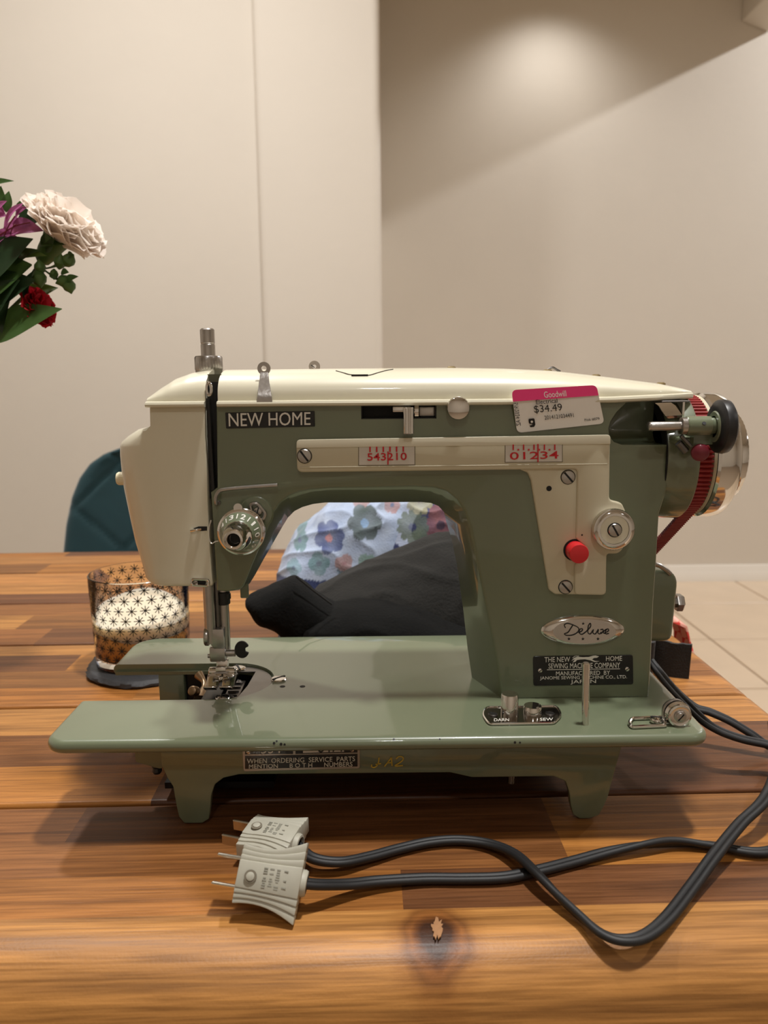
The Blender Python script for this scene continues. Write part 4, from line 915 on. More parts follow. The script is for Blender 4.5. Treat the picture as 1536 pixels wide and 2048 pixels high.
bm = B(); p = UY(1372, 882, yw-.003); cyl(bm, p+V((-.003, 0, .003)), p+V((.003, 0, -.003)), .0011, 12); cyl(bm, p+V((-.0035, .002, -.001)), p+V((.001, .002, -.006)), .0022, 14); mp('stop_screw', bm, DSTEEL)
c = UY(1400, 905, yw-.004); bm = B(); lathe(bm, [(.0030, -.009), (.0032, -.003), (.0044, -.002), (.0050, 0), (.0046, .0012), (.0030, .0022), (.0001, .0025)], c, (-.25, -1, -.1), 26); mp('stop_knob', bm, BURG)
# boss under the winder, joining the arm end
# motor behind the column
a, b = UY(1300, 1135, .115), UY(1348, 1281, .115)
bm = B(); P = rpoly([(a.x-.04, a.z), (b.x, a.z-.002), (b.x-.0022, b.z), (a.x-.04, b.z)], [.004, .011, .006, .004], 6); prism(bm, [(p.x, .112, p.y) for p in P], (0, .052, 0)); bevel(bm, .004, 3, 50); mp('motor', bm, GREEN)
c = UY(1349, 1205, .128); bm = B(); lathe(bm, [(.0036, -.002), (.0036, .0008), (.0062, .0008), (.0064, .0014), (.0064, .0048), (.0052, .0058), (.0001, .0058)], c, AX, 6); mp('motor_bolt', bm, STEEL, smooth=20)
bm = B(); p = UY(1318, 1140, .112); tube(bm, smooth_path([p+V((-.02, .0, .006)), p+V((-.003, .0, .004)), p+V((.004, .0, .0005)), p+V((.008, 0, -.003))], 5), .0016, 8); mp('motor_bracket', bm, STEEL)

# ------------------------------------------------------------------ cords and plugs
CORD = mat('black_cord', (.009, .009, .010, 1), .55, var=.2, vscale=120)
def flat_cord(name, path, parent, tilt=None, r=.00195):
    """two round conductors side by side, one moulded section"""
    P = [V(p) for p in path]; bm = B(); rings = []; n = len(P)
    sec = []
    for sx in (1, -1):
        for k in range(11):
            a = -PI*.82+k/10*PI*1.64
            sec.append((sx*(r*.93+r*math.cos(a)), sx*r*math.sin(a)))
    for i, p in enumerate(P):
        t = (P[min(i+1, n-1)]-P[max(i-1, 0)]).normalized(); s = t.cross(V((0, 0, 1)))
        if s.length < 1e-4: s = V((1, 0, 0))
        s.normalize(); u = s.cross(t)
        a = tilt(i/(n-1)) if tilt else 0
        x = s*math.cos(a)+u*math.sin(a); y = u*math.cos(a)-s*math.sin(a)
        rings.append([p+x*q_[0]+y*q_[1] for q_ in sec])
    loft(bm, rings); return obj(name, bm, CORD, parent, 40)
def plug(parent, base, fwd, up, L=.031):
    """ribbed two-blade plug; base = cord end centre, fwd towards the blades, up = face normal"""
    f = V(fwd).normalized(); u = V(up); u = (u-f*u.dot(f)).normalized(); s = f.cross(u)   # s = across the blades
    def P(a, b, c): return V(base)+f*a+s*b+u*c
    bm = B(); rings = []; n = 9
    # stacked ribbed slabs across s: a body and three thinner fins at each side
    def slab(b0, b1, lf, hb, flare):
        rr = []
        for i in range(n+1):
            t = i/n; a = L*t
            k = flare*(1-t)**2.2
            o0, o1 = b0+(k if b0 > 0 else -k), b1+(k if b1 > 0 else -k)
            hh = hb*(.82+.18*math.sin(PI*min(1, t*1.15+.05)))
            if b0 < 0 < b1: o0, o1 = b0-k, b1+k
            rr.append([P(a, o0, -hh), P(a, o1, -hh), P(a, o1, hh), P(a, o0, hh)])
        loft(bm, rr)
    base_, fl_, hs = (.0062, .0086, .0110, .0134), (.0008, .0018, .0032, .0050), (.0078, .0071, .0063, .0054)
    def bnd(k, t): return base_[k]+fl_[k]*(1-t)**2.0-.0006*k*math.sin(PI*t)
    def slab2(lo, hi, hb):
        rr = []
        for i in range(n+1):
            t = i/n; hh = hb*(.84+.16*math.sin(PI*min(1, t*1.1+.05)))
            rr.append([P(L*t, lo(t), -hh), P(L*t, hi(t), -hh), P(L*t, hi(t), hh), P(L*t, lo(t), hh)])
        loft(bm, rr)
    slab2(lambda t: -bnd(0, t), lambda t: bnd(0, t), hs[0])
    for sg in (1, -1):
        for k in (1, 2, 3): slab2(lambda t: sg*(bnd(k-1, t)-.0003), lambda t: sg*bnd(k, t), hs[k])
    bevel(bm, .0006, 2, 45); body = obj('plug_body', bm, PLUG, parent)
    bm = B(); lathe(bm, [(.0060, .002), (.0062, -.0014), (.0056, -.0026), (.0046, -.0028), (.0044, -.001)], V(base), f, 26); obj('cord_collar', bm, PLUG, body)
    bm = B(); lathe(bm, [(.0043, -.0012), (.0043, -.0006)], V(base), f, 20); obj('collar_bore', bm, SLOT, body)
    bm = B(); lathe(bm, [(.0030, -.0005), (.0030, .00015), (.0026, .0002)], P(L*.78, -.0005, .0079), u, 22); obj('face_recess', bm, mat('recess_shade', s2l(120, 112, 96), .6) if 'recess_shade' not in bpy.data.materials else bpy.data.materials['recess_shade'], body)
    bm = B(); lathe(bm, [(.0020, .0000), (.0020, .0006), (.0016, .0008), (.0001, .0008)], P(L*.78, -.0005, .0079), u, 18); obj('face_rivet', bm, PLUG, body)
    bm = B(); rm_ = random.Random(3)          # worn, unreadable moulded marks
    for a_ in (.56, .46, .36, .24):
        for k in range(9):
            if rm_.random() < .8: obox(bm, P(L*a_, -.0042+k*.00105, .0077), (f, s, u), rm_.uniform(.0006, .0011), .00028, .0003)
    obj('moulded_marks', bm, PLUGT, body)
    for b in (-.0064, .0064):
        bm = B(); obox(bm, P(L+.0056, b, 0), (f, s, u), .0064, .0008, .0032)
        bevel(bm, .0005, 1); obj('blade', bm, BRASS, parent)
    return body
zc_ = .0030
# near plug, face tilted towards the camera
b1 = UZ(603, 1766, .0150); w1 = UZ(480, 1742, .012)
c1 = thing('power_cord', (b1.x, b1.y, 0), 'black twin power cord ending in the nearer, lower grey two-blade plug', 'power cord', 'cords in front of the machine')
plug(c1, b1, V((-.97, .08, .14)), V((.03, -.84, .54)))
b2 = UZ(592, 1690, .0095)
c2_ = thing('power_cord', (b2.x, b2.y, 0), 'black twin power cord with the farther grey plug, looping low at right', 'power cord', 'cords in front of the machine')
plug(c2_, b2, V((-.95, .30, .02)), V((.02, -.10, .99)), .029)
def trace(pts): return [UZ(a, b, z) for a, b, z in pts]
near = trace([(604, 1766, .015), (640, 1769, .012), (700, 1768, .007), (760, 1762, .0045), (850, 1757, .003), (930, 1757, .003), (1010, 1754, .003), (1080, 1740, .003), (1150, 1722, .003), (1220, 1703, .004), (1290, 1689, .005), (1350, 1684, .004), (1420, 1690, .003), (1536, 1703, .003)])
far = trace([(592, 1690, .0095), (625, 1716, .008), (680, 1724, .006), (740, 1713, .004), (800, 1697, .003), (860, 1684, .003), (920, 1680, .003), (980, 1688, .0035), (1030, 1708, .006), (1075, 1748, .0085), (1120, 1795, .006), (1165, 1836, .004), (1205, 1868, .0035), (1245, 1880, .0035), (1290, 1872, .0035), (1335, 1836, .004), (1385, 1772, .006), (1430, 1710, .010), (1480, 1648, .014), (1536, 1588, .02)])
l1 = [UY(1300, 1322, .150), UY(1318, 1345, .140), UY(1345, 1378, .118), UY(1375, 1410, .095), UY(1408, 1442, .080), UY(1440, 1462, .075), UY(1485, 1478, .072), UY(1540, 1490, .07)]
l2 = [UY(1302, 1326, .162), UY(1340, 1372, .135), UY(1385, 1412, .115), UY(1420, 1424, .11), UY(1460, 1442, .105), UY(1500, 1466, .10), UY(1545, 1492, .095)]
# out of the picture both cords turn round and come back to the motor
near += [V((.435, .004, .004)), V((.462, .030, .008)), V((.455, .062, .018))]+l1[::-1]
far += [V((.448, .066, .024)), V((.466, .088, .024)), V((.458, .100, .026))]+l2[::-1]
flat_cord('cord', smooth_path(near, 8), c1, lambda t: .12+(.9*math.exp(-((t-.45)/.05)**2)))
flat_cord('cord', smooth_path(far, 8), c2_, lambda t: .15+(.8*math.exp(-((t-.36)/.07)**2)))

# ------------------------------------------------------------------ slate coaster, glass, drink
cc = V((-.024, .283, 0)); rs = random.Random(4)
bm = B(); rings = []; N = 72
rad = [1+.02*math.sin(3*i*2*PI/N+1)+.012*math.sin(7*i*2*PI/N) for i in range(N)]
for k, (f_, z) in enumerate(((.97, .0004), (1.0, .0015), (1.015, .003), (.99, .0046), (.955, .006), (.94, .0063))):
    rings.append([V((cc.x+.0565*f_*(rad[i]+(rs.uniform(-.014, .014) if 0 < k < 4 else 0))*math.cos(2*PI*i/N), cc.y+.0565*f_*(rad[i]+(rs.uniform(-.014, .014) if 0 < k < 4 else 0))*math.sin(2*PI*i/N), z+(rs.uniform(-.0006, .0006) if 0 < k < 4 else 0))) for i in range(N)])
loft(bm, rings); o = obj('slate_coaster', bm, SLATE, None, 25); setp(o, 'round black slate coaster with chipped edge under the glass', 'coaster')
gc = V((-.0305, .283, .0064)); GH = UY(275, 1143, .283).z-gc.z; RT, RB = .0437, .0412
gl = thing('drinking_glass', tuple(gc), 'clear tumbler printed with small black stars standing on the slate coaster', 'glass')
bm = B(); t = .0014
lathe(bm, [(.001, .0001), (RB-.003, 0), (RB-.0005, .0012), (RB, .004), (RT, GH-.0006), (RT-.0006, GH), (RT-t+.0004, GH), (RT-t, GH-.0006), (RB-t, .010), (RB-.006, .0072), (.001, .007)], gc, (0, 0, 1), 72); obj('tumbler', bm, GLASS, gl, 40)
bm = B(); rows = 8
def gr(z): return RB+(RT-RB)*z/GH
for r_ in range(rows):
    zc2 = .013+r_*(GH-.020)/(rows-1); na = 24
    for k in range(na):
        a = 2*PI*(k+.5*(r_ % 2))/na; s = .0045
        for j in range(4):
            b = j*PI/4; ca, sa = math.cos(b), math.sin(b); v = []
            for (l, h) in ((-s, -.00036), (s, -.00036), (s, .00036), (-s, .00036)):
                du, dz = l*ca-h*sa, l*sa+h*ca; rr = gr(zc2+dz)+.00012
                v.append(bm.verts.new((gc.x+rr*math.cos(a+du/rr), gc.y+rr*math.sin(a+du/rr), gc.z+zc2+dz)))
            face(bm, v)
obj('star_print', bm, INK, gl, None, kind='stuff', fix=False)
def drink_mat():
    m = bpy.data.materials.new('iced_coffee'); m.use_nodes = True; nt = m.node_tree; b = nt.nodes['Principled BSDF']
    tc = nt.nodes.new('ShaderNodeTexCoord'); sx = nt.nodes.new('ShaderNodeSeparateXYZ'); nz = nt.nodes.new('ShaderNodeTexNoise'); nz.inputs['Scale'].default_value = 38; nz.inputs['Detail'].default_value = 3
    ma = nt.nodes.new('ShaderNodeMath'); ma.operation = 'MULTIPLY_ADD'; ma.inputs[1].default_value = .012
    mr = nt.nodes.new('ShaderNodeMapRange'); mr.inputs[1].default_value = gc.z+.006; mr.inputs[2].default_value = gc.z+.040
    cr = nt.nodes.new('ShaderNodeValToRGB'); e = cr.color_ramp.elements
    e[0].position = 0; e[0].color = s2l(122, 58, 16); e[1].position = 1; e[1].color = s2l(236, 186, 116)
    x = e.new(.45); x.color = s2l(196, 116, 42)
    nt.links.new(tc.outputs['Object'], nz.inputs['Vector']); nt.links.new(tc.outputs['Object'], sx.inputs[0]); nt.links.new(nz.outputs[0], ma.inputs[0]); nt.links.new(sx.outputs[2], ma.inputs[2])
    nt.links.new(ma.outputs[0], mr.inputs[0]); nt.links.new(mr.outputs[0], cr.inputs[0]); nt.links.new(cr.outputs[0], b.inputs['Base Color']); b.inputs['Roughness'].default_value = .2
    b.inputs['Subsurface Weight'].default_value = .15; b.inputs['Subsurface Radius'].default_value = (.006, .003, .001); return m
dk = thing('iced_coffee', (gc.x, gc.y, gc.z+.0075), 'layered brown iced coffee with white foam inside the star glass', 'drink')
def gin(z): return gr(z)-t-.0003
lz = .0335
bm = B(); lathe(bm, [(.001, .0073), (RB-.0062, .0074), (gin(.0105), .0105), (gin(lz), lz), (.001, lz)], gc, (0, 0, 1), 56); obj('coffee', bm, drink_mat(), dk)
bm = B(); N = 64; rings = []; fz = .0440
def foam_low(a): return .0305+.0022*math.sin(a*2+.6)+.0010*math.sin(5*a)
def foam_top(a): return fz+.0030*math.sin(a-.3)+.0010*math.sin(4*a+1)
rings.append([V((gc.x+.002*math.cos(2*PI*i/N), gc.y+.002*math.sin(2*PI*i/N), gc.z+lz)) for i in range(N)])
for k in range(6):
    rr = []
    for i in range(N):
        a = 2*PI*i/N; z = foam_low(a)+(foam_top(a)-foam_low(a))*k/5; R_ = gin(z)+.0002
        rr.append(V((gc.x+R_*math.cos(a), gc.y+R_*math.sin(a), gc.z+z)))
    rings.append(rr)
for f_ in (.9, .6, .3, .02): rings.append([V((gc.x+gin(fz)*f_*math.cos(2*PI*i/N), gc.y+gin(fz)*f_*math.sin(2*PI*i/N), gc.z+fz+(foam_top(2*PI*i/N)-fz)*f_-.002*(1-f_))) for i in range(N)])
loft(bm, rings); fm = mat('milk_foam', s2l(214, 198, 174), .75, bump=.3, bscale=180, var=.06, vscale=90); fb = fm.node_tree.nodes['Principled BSDF']; fb.inputs['Subsurface Weight'].default_value = .9; fb.inputs['Subsurface Scale'].default_value = 1; fb.inputs['Subsurface Radius'].default_value = (.02, .017, .013); obj('foam', bm, fm, dk)
# milky film left on the inside above the foam
# ------------------------------------------------------------------ chair
ch = thing('dining_chair', (-.27, 1.25, FLOOR), 'dark teal velvet dining chair with diamond quilted rounded back behind the table', 'chair')
CX, CYc = -.268, 1.25
def half_w(z):  # backrest half width by height above table
    return lerp_tab([(-.32, .20), (-.10, .222), (-.04, .214), (.02, .200), (.06, .183), (.09, .160), (.11, .130), (.125, .088), (.133, .045), (.136, .0)], z)
bm = B(); nz_, nu = 70, 60; F_ = []; Bk = []
for i in range(nz_+1):
    t = i/nz_; z = -.32+(.456)*(1-(1-t)**1.6); hw = half_w(z); rf, rb = [], []
    for j in range(nu+1):
        u = -1+2*j/nu; x = CX+hw*u
        e = min(1, (1-abs(u))*hw/.03); e2 = min(1, max(0, (.136-z))/.03); ed = math.sqrt(max(0, 1-(1-min(e, e2))**2))
        d1 = ((x-CX)+(z*1.0))/.19; d2 = ((x-CX)-(z*1.0))/.19
        g = min(abs(d1-round(d1)), abs(d2-round(d2)))*.19
        q_ = -.005*math.exp(-(g/.006)**2)
        bend = -.05*(1-u*u)*0+.045*u*u*-1
        yb_ = CYc+bend+.06*t*1.0
        rf.append(bm.verts.new((x, yb_-(.028+q_)*ed, FLOOR+.75+z))); rb.append(bm.verts.new((x, yb_+.022*ed, FLOOR+.75+z)))
    F_.append(rf); Bk.append(rb)
for i in range(nz_):
    for j in range(nu):
        face(bm, (F_[i][j], F_[i][j+1], F_[i+1][j+1], F_[i+1][j])); face(bm, (Bk[i][j+1], Bk[i][j], Bk[i+1][j], Bk[i+1][j+1]))
bmesh.ops.remove_doubles(bm, verts=bm.verts, dist=.0002)
obj('backrest', bm, TEAL, ch, 60)
bm = B(); box(bm, CX-.23, CX+.23, CYc-.46, CYc+.01, FLOOR+.40, FLOOR+.49); bevel(bm, .035, 5); obj('seat', bm, TEAL, ch)
for sx in (-1, 1):
    for yy in (CYc-.40, CYc-.04):
        bm = B(); cyl(bm, (CX+sx*.21, yy+(.03 if yy > 1 else -.02), FLOOR), (CX+sx*.17, yy, FLOOR+.41), .012, 14); obj('leg', bm, BLEG, ch)

# ------------------------------------------------------------------ clothes on the table
def mound(xs, top, yt, yf, yb, z0=.0, nv=46, nu=110, ex=.75, disp=None, front_tab=None):
    """draped heap: ridge (x, z) table at depth yt, spreading to yf in front and yb behind"""
    bm = B(); rings = []
    for i in range(nu+1):
        x = xs[0]+(xs[1]-xs[0])*i/nu; h = max(lerp_tab(top, x), .001); k = min(1, (x-xs[0])/.03, (xs[1]-x)/.03); k = .25+.75*math.sqrt(max(0, 1-(1-max(0, k))**2))
        ring = []
        for j in range(nv+1):
            a = PI*j/nv; c, s = math.cos(a), math.sin(a)
            yy = yt-(yt-yf)*k*math.copysign(abs(c)**ex, c) if c > 0 else yt+(yb-yt)*k*abs(c)**ex
            zz = z0+(h-z0)*s**ex
            p = V((x, yy, zz))
            if disp: p = disp(p, s)
            p.z = max(p.z, z0 if j in (0, nv) else .0008)
            ring.append(p)
        rings.append(ring)
    loft(bm, rings, cap=True, closed=False)
    return bm
def fold(p, s, amp=.004, f=(22, 40, 30), seed=0, crease=.003):
    n1 = noise.noise(V((p.x*f[0]+seed, p.y*f[1], p.z*f[2]))); n2 = noise.noise(V((p.x*60+seed*2, p.y*60, p.z*90)))
    cz = 1-abs(noise.noise(V((p.x*16+seed, p.y*20+p.z*30, p.z*18+5))))*2
    d = amp*n1+amp*.3*n2+crease*max(0, cz)**3
    return p+V((0, -d*.7*s, d*.8*s))
def tabY(pts, y): return [(UY(a, b, y).x, UY(a, b, y).z) for a, b in pts]
# floral garment behind
yfl = .48
TF = tabY([(556, 1190), (560, 1160), (561, 1130), (571, 1108), (586, 1077), (605, 1056), (630, 1037), (655, 1013), (690, 992), (740, 976), (800, 968), (860, 972), (920, 985), (980, 1010), (1040, 1060), (1080, 1120), (1100, 1180)], yfl)
bm = mound((TF[0][0], TF[-1][0]), TF, yfl, .395, .60, 0, 170, 360, .7, lambda p, s: fold(p, s, .004, (14, 18, 14), 3, .006))
fl = obj('floral_garment', bm, WHITE, None, 60); fl.data.materials.clear()
setp(fl, 'pale blue floral print garment bundled behind the sewing machine', 'garment')
def flower_at(x, z, cx, cz, R, n, ph, depth=.30):
    dx, dz = x-cx, z-cz; r = math.hypot(dx, dz); a = math.atan2(dz, dx)
    return r < R*(1-depth+depth*math.sqrt(abs(math.cos(n*(a-ph)/2)))), r < R*.24
ysf = .42
def W2(px, py): p = UY(px, py, ysf); return p.x, p.z
FL = [(W2(660, 1072), .0170, 6, .3, s2l(44, 58, 118), s2l(200, 100, 80)), (W2(730, 1043), .0185, 6, 0, s2l(62, 74, 62), s2l(96, 136, 176)), (W2(722, 1003), .010, 5, 0, s2l(160, 124, 116), s2l(60, 70, 110)), (W2(597, 1085), .010, 5, .4, s2l(86, 122, 120), s2l(60, 70, 110)), (W2(640, 1120), .012, 4, .2, s2l(98, 134, 138), s2l(70, 90, 100)), (W2(735, 1118), .011, 4, .7, s2l(110, 140, 120), s2l(90, 90, 60)),
      (W2(690, 1118), .010, 3, .9, s2l(164, 122, 112), s2l(150, 90, 80)), (W2(840, 1000), .016, 9, .2, s2l(150, 146, 110), s2l(110, 70, 60)), (W2(825, 1050), .018, 11, .5, s2l(92, 104, 84), s2l(40, 46, 80)), (W2(880, 1048), .020, 4, .2, s2l(120, 74, 72), s2l(60, 36, 44)), (W2(785, 1010), .009, 5, 0, s2l(170, 120, 110), s2l(50, 60, 110)), (W2(690, 1135), .008, 5, .2, s2l(80, 110, 120), s2l(60, 60, 90)), (W2(590, 1130), .009, 4, 0, s2l(120, 150, 160), s2l(70, 90, 110))]
xn0 = W2(775, 1000)[0]
ca = fl.data.color_attributes.new('print', 'FLOAT_COLOR', 'POINT')
for i, v in enumerate(fl.data.vertices):
    x, z = v.co.x, v.co.z; n = noise.noise(V((x*70, v.co.y*70, z*70))); n4 = noise.noise(V((x*25, 3, z*25)))
    c = [a+(b-a)*(.5+.5*n) for a, b in zip(s2l(150, 166, 196), s2l(184, 196, 216))]
    if z < W2(600, 1148)[1]+.010*n4: c = list(s2l(46, 56, 96))
    if x > xn0+(z-.06)*.25+.004*n4: c = list(s2l(52, 58, 98)) if n4 < .12 else list(s2l(170, 180, 204))
    for (cx_, cz_), R, k, ph, c1v, c2v in FL:
        ins, ctr = flower_at(x+.0008*n, z+.0008*n, cx_, cz_, R, k, ph)
        if ins:
            k_ = .25+.2*n; c = [a_*k_+(1-k_)*b_ for a_, b_ in zip(c, (c2v if ctr else c1v))]; break
    ca.data[i].color = (c[0], c[1], c[2], 1)
pm = mat('floral_print', (1, 1, 1, 1), .9, sheen=.1, bump=.3, bscale=500); at = pm.node_tree.nodes.new('ShaderNodeAttribute'); at.attribute_name = 'print'
pm.node_tree.links.new(at.outputs['Color'], pm.node_tree.nodes['Principled BSDF'].inputs['Base Color']); fl.data.materials.append(pm)
# black garment: upper layer, front roll, sleeve
bg = thing('black_garment', (.2, .36, 0), 'crumpled black cotton garment heaped on the table behind the arch', 'garment')
yu = .335
TU = tabY([(560, 1262), (600, 1215), (636, 1175), (696, 1140), (771, 1106), (855, 1075), (899, 1064), (950, 1055), (1010, 1060), (1060, 1100), (1085, 1180), (1095, 1250)], yu)
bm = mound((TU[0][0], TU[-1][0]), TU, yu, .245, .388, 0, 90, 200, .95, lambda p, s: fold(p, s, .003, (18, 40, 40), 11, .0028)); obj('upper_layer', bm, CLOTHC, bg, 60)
yr = .262
TRl = tabY([(585, 1276), (600, 1255), (614, 1239), (640, 1222), (667, 1211), (714, 1204), (770, 1207), (824, 1214), (860, 1226), (890, 1240), (940, 1246), (1000, 1262), (1040, 1280)], yr)
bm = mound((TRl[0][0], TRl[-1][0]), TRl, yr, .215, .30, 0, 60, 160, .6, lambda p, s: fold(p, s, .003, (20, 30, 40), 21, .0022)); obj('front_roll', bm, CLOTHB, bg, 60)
ys_ = .262
SL = [(493, 1198, 1206), (496, 1193, 1214), (505, 1187, 1224), (520, 1180, 1238), (540, 1171, 1250), (562, 1162, 1266), (584, 1153, 1285), (600, 1160, 1300), (620, 1174, 1300), (645, 1194, 1300), (668, 1212, 1300), (690, 1230, 1300)]
bm = B(); rings = []
P_ = smooth_path([V(s) for s in SL], 4)
for i, s in enumerate(P_):
    a, b = UY(s.x, s.y, ys_), UY(s.x, s.z, ys_); zc3, hz_ = (a.z+b.z)/2, (a.z-b.z)/2
    if zc3-hz_ < .001: lo = .001; hz_ = (a.z-lo)/2; zc3 = lo+hz_
    dy = .030*min(1, .25+i/18); rings.append([])
    for k in range(40):
        an = 2*PI*k/40; p = V((a.x, ys_+dy*math.copysign(abs(math.cos(an))**.8, math.cos(an)), zc3+hz_*math.copysign(abs(math.sin(an))**.8, math.sin(an))))
        d = .0022*noise.noise(p*45+V((9, 0, 0)))+.001*noise.noise(p*110); rings[-1].append(p+V((0, d, d)))
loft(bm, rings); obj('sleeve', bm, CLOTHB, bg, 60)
bm = B(); tube(bm, [UY(a, b, ys_-.024) for a, b in ((592, 1153), (625, 1180), (664, 1209))], .0008, 6); obj('cuff_seam', bm, CLOTHC, bg)
# black strap at the right
bm = B(); path = smooth_path([V((.395, .262, 0)), V((.410, .247, 0)), V((.422, .243, 0)), V((.428, .254, 0)), V((.432, .250, 0)), V((.441, .241, 0)), V((.454, .236, 0))], 6); rings = []; zt2 = .032
for i, p in enumerate(path):
    t_ = (path[min(i+1, len(path)-1)]-path[max(i-1, 0)]).normalized(); nn = V((-t_.y, t_.x, 0))*.0016; w_ = .0012*noise.noise(p*200)
    rings.append([p-nn+V((0, 0, .0006)), p+nn+V((0, 0, .0006)), p+nn+V((0, -.003, zt2+w_)), p-nn+V((0, -.003, zt2+w_))])
loft(bm, rings); o = obj('fabric_strap', bm, STRAP, None, 50); setp(o, 'black webbing strap standing on edge right of the machine motor', 'strap')
# red checked cloth over the right table edge
gm = mat('red_check', s2l(236, 210, 200), .9); nt = gm.node_tree; ck = nt.nodes.new('ShaderNodeTexChecker'); ck.inputs['Scale'].default_value = 95; ck.inputs[1].default_value = s2l(244, 176, 160); ck.inputs[2].default_value = s2l(226, 74, 66)
tcn = nt.nodes.new('ShaderNodeTexCoord'); nt.links.new(tcn.outputs['Object'], ck.inputs[0]); nt.links.new(ck.outputs[0], nt.nodes['Principled BSDF'].inputs['Base Color'])
bm = B(); rings = []
for i in range(12):
    y = .362+.05*i/11; ex_ = .004*math.sin(i*1.3)
    rings.append([V((.42, y+.02, .003)), V((.46, y+.01, .012+ex_)), V((.488, y, .013+ex_)), V((.502, y, .006)), V((.507+ex_*.4, y, -.012)), V((.510+ex_, y, -.035+ex_*2)), V((.5085+ex_, y, -.035+ex_*2)), V((.5055+ex_*.4, y, -.012)), V((.5005, y, .004)), V((.486, y, .0105+ex_)), V((.46, y+.01, .0095+ex_)), V((.42, y+.02, .001))])
loft(bm, rings); o = obj('checked_cloth', bm, gm, None, 60); setp(o, 'red and white checked cloth hanging over the right table edge', 'cloth')

# ------------------------------------------------------------------ bouquet (vase stands just left of the picture)
vc = V((-.285, .26, 0))
va = thing('flower_vase', tuple(vc), 'clear waisted glass vase holding the bouquet at the left', 'vase')
bm = B(); lathe(bm, [(.001, .0005), (.040, 0), (.043, .004), (.034, .09), (.040, .20), (.0385, .20), (.032, .09), (.040, .010), (.001, .008)], vc, (0, 0, 1), 40); obj('vase_body', bm, GLASS, va)
MOUTH = vc+V((.005, 0, .19))
def blade(bm, base, tip, wid, nrm, bend=.15, cup=.2, n=10, twist=0, shape=.8, ruffle=0):
    base, tip = V(base), V(tip); d = tip-base; L = d.length; t = d.normalized(); nn = V(nrm); nn = (nn-t*nn.dot(t)).normalized(); s = t.cross(nn)
    rows = []; m_ = 6
    for i in range(n+1):
        u = i/n; wv = wid*.5*max(.015, math.sin(PI*min(1, u**shape*.98+.01)))
        c = base+d*u+nn*(bend*L*math.sin(PI*u)); a = twist*u; s2 = s*math.cos(a)+nn*math.sin(a); n2 = nn*math.cos(a)-s*math.sin(a)
        rows.append([c+s2*(wv*q_)+n2*(cup*wv*q_*q_+ruffle*wv*math.sin(9*q_+5*u)) for q_ in [-1+2*k/m_ for k in range(m_+1)]])
    V2 = [[bm.verts.new(p) for p in r] for r in rows]
    for i in range(n):
        for k in range(m_): face(bm, (V2[i][k], V2[i][k+1], V2[i+1][k+1], V2[i+1][k]))
def leaf(parent, b, t, wid, yb, yt, m_, nrm=(0, -1, .35), bend=.06, cup=.25, twist=0, name='leaf', shape=.8, ruffle=0):
    bm = B(); blade(bm, UY(b[0], b[1], yb), UY(t[0], t[1], yt), wid, nrm, bend, cup, 12, twist, shape, ruffle)
    me_ex = bmesh.ops.solidify(bm, geom=bm.faces[:], thickness=.0004)
    return obj(name, bm, m_, parent, 60)
def stem(parent, px, y, r=.0016, mid_=None):
    e = UY(px[0], px[1], y); bm = B(); pts = [MOUTH+V((random.uniform(-.02, .02), random.uniform(-.02, .02), -.12)), MOUTH+V((random.uniform(-.015, .015), 0, .02)), (MOUTH+e)/2+V((.0, 0, .01)), e]
    tube(bm, smooth_path(pts, 6), r, 8); obj('stem', bm, STEM, parent); return e
def carnation(name, label, cpx, y, axis, R, pm_, stem_px, npet=60, seed=1, half=1.15):
    rr = random.Random(seed); c = UY(cpx[0], cpx[1], y); ax = V(axis).normalized(); x, yv, _ = frame(ax)
    t = thing(name, tuple(vc), label, 'flower')
    bm = B()
    for i in range(npet):
        u = i/npet; th = half*math.sqrt(u)+rr.uniform(-.05, .05); ph = i*2.39996; L = R*(1.0+rr.uniform(-.1, .08))
        d = (ax*math.cos(th)+(x*math.cos(ph)+yv*math.sin(ph))*math.sin(th)).normalized()
        nr = (ax*math.sin(th)-(x*math.cos(ph)+yv*math.sin(ph))*math.cos(th))
        nr = (nr+V((rr.uniform(-.22, .22), rr.uniform(-.22, .22), rr.uniform(-.22, .22)))).normalized()
        base = c+d*R*.15
        n_, m_ = 8, 8; s = d.cross(nr).normalized(); nr = s.cross(d); rows = []
        pz = rr.uniform(0, 6)
        for a in range(n_+1):
            v = a/n_; wv = R*(.10+.42*v**1.1)*(1 if v < .9 else .92)
            rows.append([base+d*(L*.85*v*(1-.06*abs(math.sin(q_*9+pz))*(v > .8))*(1-.12*q_*q_*v))+s*(wv*q_)+nr*(R*.07*v*v*math.sin(q_*4.5+pz)+R*.025*v**3*math.sin(q_*12+pz*2)-R*.12*v*v) for q_ in [-1+2*k/m_ for k in range(m_+1)]])
        V2 = [[bm.verts.new(p) for p in r] for r in rows]
        for a in range(n_):
            for k in range(m_): face(bm, (V2[a][k], V2[a][k+1], V2[a+1][k+1], V2[a+1][k]))
    obj('petals', bm, pm_, t, 60, kind='stuff', fix=False)
    bm = B(); lathe(bm, [(.0020, -R*.50), (R*.15, -R*.42), (R*.21, -R*.22), (R*.24, -.0*R), (R*.28, R*.14), (R*.22, R*.16)], c, ax, 18); obj('calyx', bm, LEAFL if pm_ is PETR else LEAF, t)
    bm = B(); e = c-ax*R*.6; tube(bm, smooth_path([MOUTH+V((0, 0, -.12)), MOUTH+V((.005, 0, .01)), UY(stem_px[0], stem_px[1], y+.005), e-ax*R*.25, e], 6), .0017, 8); obj('stem', bm, STEM, t)
    return t
YBq = .25
carnation('white_carnation', 'ruffled white carnation leaning right at the top of the bouquet', (106, 488), YBq, (.65, -.12, .75), .0390, PETW, (20, 620), 60, 2, 1.0)
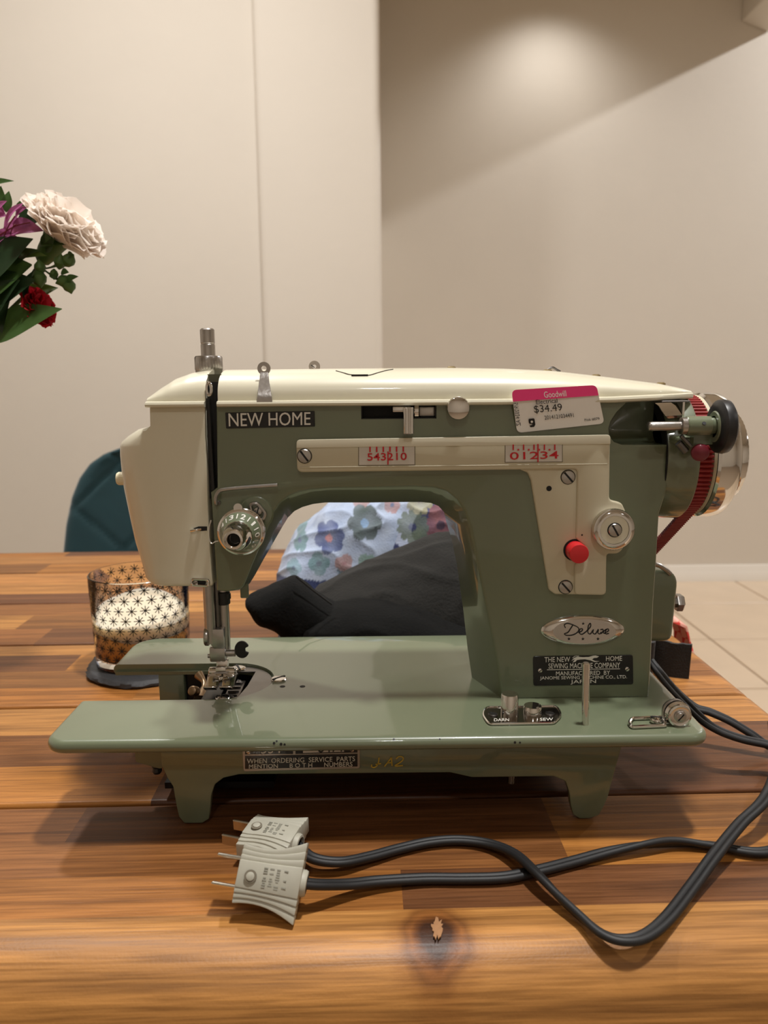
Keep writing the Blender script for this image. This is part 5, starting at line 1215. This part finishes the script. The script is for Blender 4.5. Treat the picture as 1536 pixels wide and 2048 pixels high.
carnation('red_carnation', 'small red carnation low in the bouquet above a broad leaf', (60, 622), YBq-.01, (.86, -.2, .34), .0190, PETR, (-10, 660), 46, 5, 1.05)
al = thing('pink_alstroemeria', tuple(vc), 'pink alstroemeria blossom with streaked petals at the left edge', 'flower')
for b, t_, wd, tw, mm in (((-30, 470), (14, 402), .016, .3, PETP), ((8, 470), (50, 405), .012, .6, PETP), ((-10, 478), (87, 462), .021, .2, PETP), ((-20, 500), (40, 478), .018, -.3, PETP), ((30, 452), (54, 415), .011, .2, PETP), ((-30, 440), (12, 432), .022, .0, PETP), ((-35, 520), (20, 470), .02, .2, PETP)):
    leaf(al, b, t_, wd, YBq+.005, YBq-.012, mm, (.1, -1, .6), .10, .35, tw, 'petal', 1.1, .08)
for b, t_, wd in (((12, 425), (18, 382), .008), ((35, 430), (51, 396), .007), ((-4, 420), (2, 372), .010)): leaf(al, b, t_, wd, YBq, YBq, LEAF, (.3, -1, 0), .08, .3, 0, 'sepal')
for p0, p1 in (((0, 470), (60, 445)), ((5, 480), (30, 432)), ((20, 470), (32, 448))):
    bm = B(); tube(bm, smooth_path([UY(p0[0], p0[1], YBq-.01), UY((p0[0]+p1[0])/2, (p0[1]+p1[1])/2-5, YBq-.018), UY(p1[0], p1[1], YBq-.018)], 5), .0005, 6); obj('stamen', bm, BURG, al)
stem(al, (-5, 500), YBq+.01)
fo = thing('foliage_stem', tuple(vc), 'dark green leafy stem filling the middle of the bouquet', 'foliage')
for b, t_, wd, ya, yb2, mm, tw in (((-40, 372), (28, 362), .007, .25, .25, LEAF, 0), ((34, 452), (94, 432), .026, .255, .25, LEAFD, .2), ((-40, 560), (66, 478), .036, .24, .232, LEAFD, .1), ((-50, 590), (64, 530), .044, .245, .228, LEAF, .0), ((-40, 610), (70, 560), .034, .24, .225, LEAFD, -.1), ((-30, 640), (40, 560), .03, .235, .222, LEAFD, .2), ((10, 512), (94, 512), .012, .24, .235, LEAFL, .3), ((20, 530), (80, 500), .016, .24, .235, LEAF, .5), ((40, 600), (116, 576), .018, .245, .25, LEAFL, .2), ((85, 480), (132, 490), .020, .246, .238, LEAF, .4), ((90, 505), (112, 462), .016, .243, .238, LEAF, .2), ((44, 600), (68, 540), .010, .232, .228, LEAFD, .4), ((-25, 680), (124, 618), .030, .232, .222, LEAF, .15), ((-20, 710), (20, 600), .016, .235, .23, LEAFD, .2)):
    leaf(fo, b, t_, wd, ya, yb2, mm, (.05, -1, .55), .06, .22, tw)
stem(fo, (-20, 560), .25, .0022); stem(fo, (-15, 660), .24, .002)
bu = thing('bud_sprig', tuple(vc), 'sprig of small round green buds under the white carnation', 'buds')
for (x, y, r, dx, dz) in ((137, 521, .0052, .6, .5), (120, 524, .005, .2, .6), (138, 571, .0052, .3, -1), (128, 562, .005, -.6, -.2), (80, 535, .0046, 0, .8), (78, 556, .006, .2, -.8), (108, 548, .0034, 0, -1)):
    c = UY(x, y, .236); bm = B(); lathe(bm, [(.0006, -r*1.2), (r*.7, -r*.7), (r, 0), (r*.85, r*.55), (r*.4, r*.95), (.0003, r*1.35)], c, (dx, -.2, dz), 14); b_ = obj('bud', bm, LEAF, bu)
    bm = B(); tube(bm, smooth_path([UY(86, 538, .24), UY((86+x)/2, (538+y)/2+3, .238), c], 4), .0007, 6); obj('bud_stalk', bm, STEM, bu)
for b, t_ in (((130, 562), (157, 553)), ((122, 545), (138, 545)), ((104, 545), (112, 560)), ((134, 512), (148, 510))): leaf(bu, b, t_, .006, .234, .232, LEAF, (0, -1, .4), .1, .3)
stem(bu, (86, 538), .24, .0012)
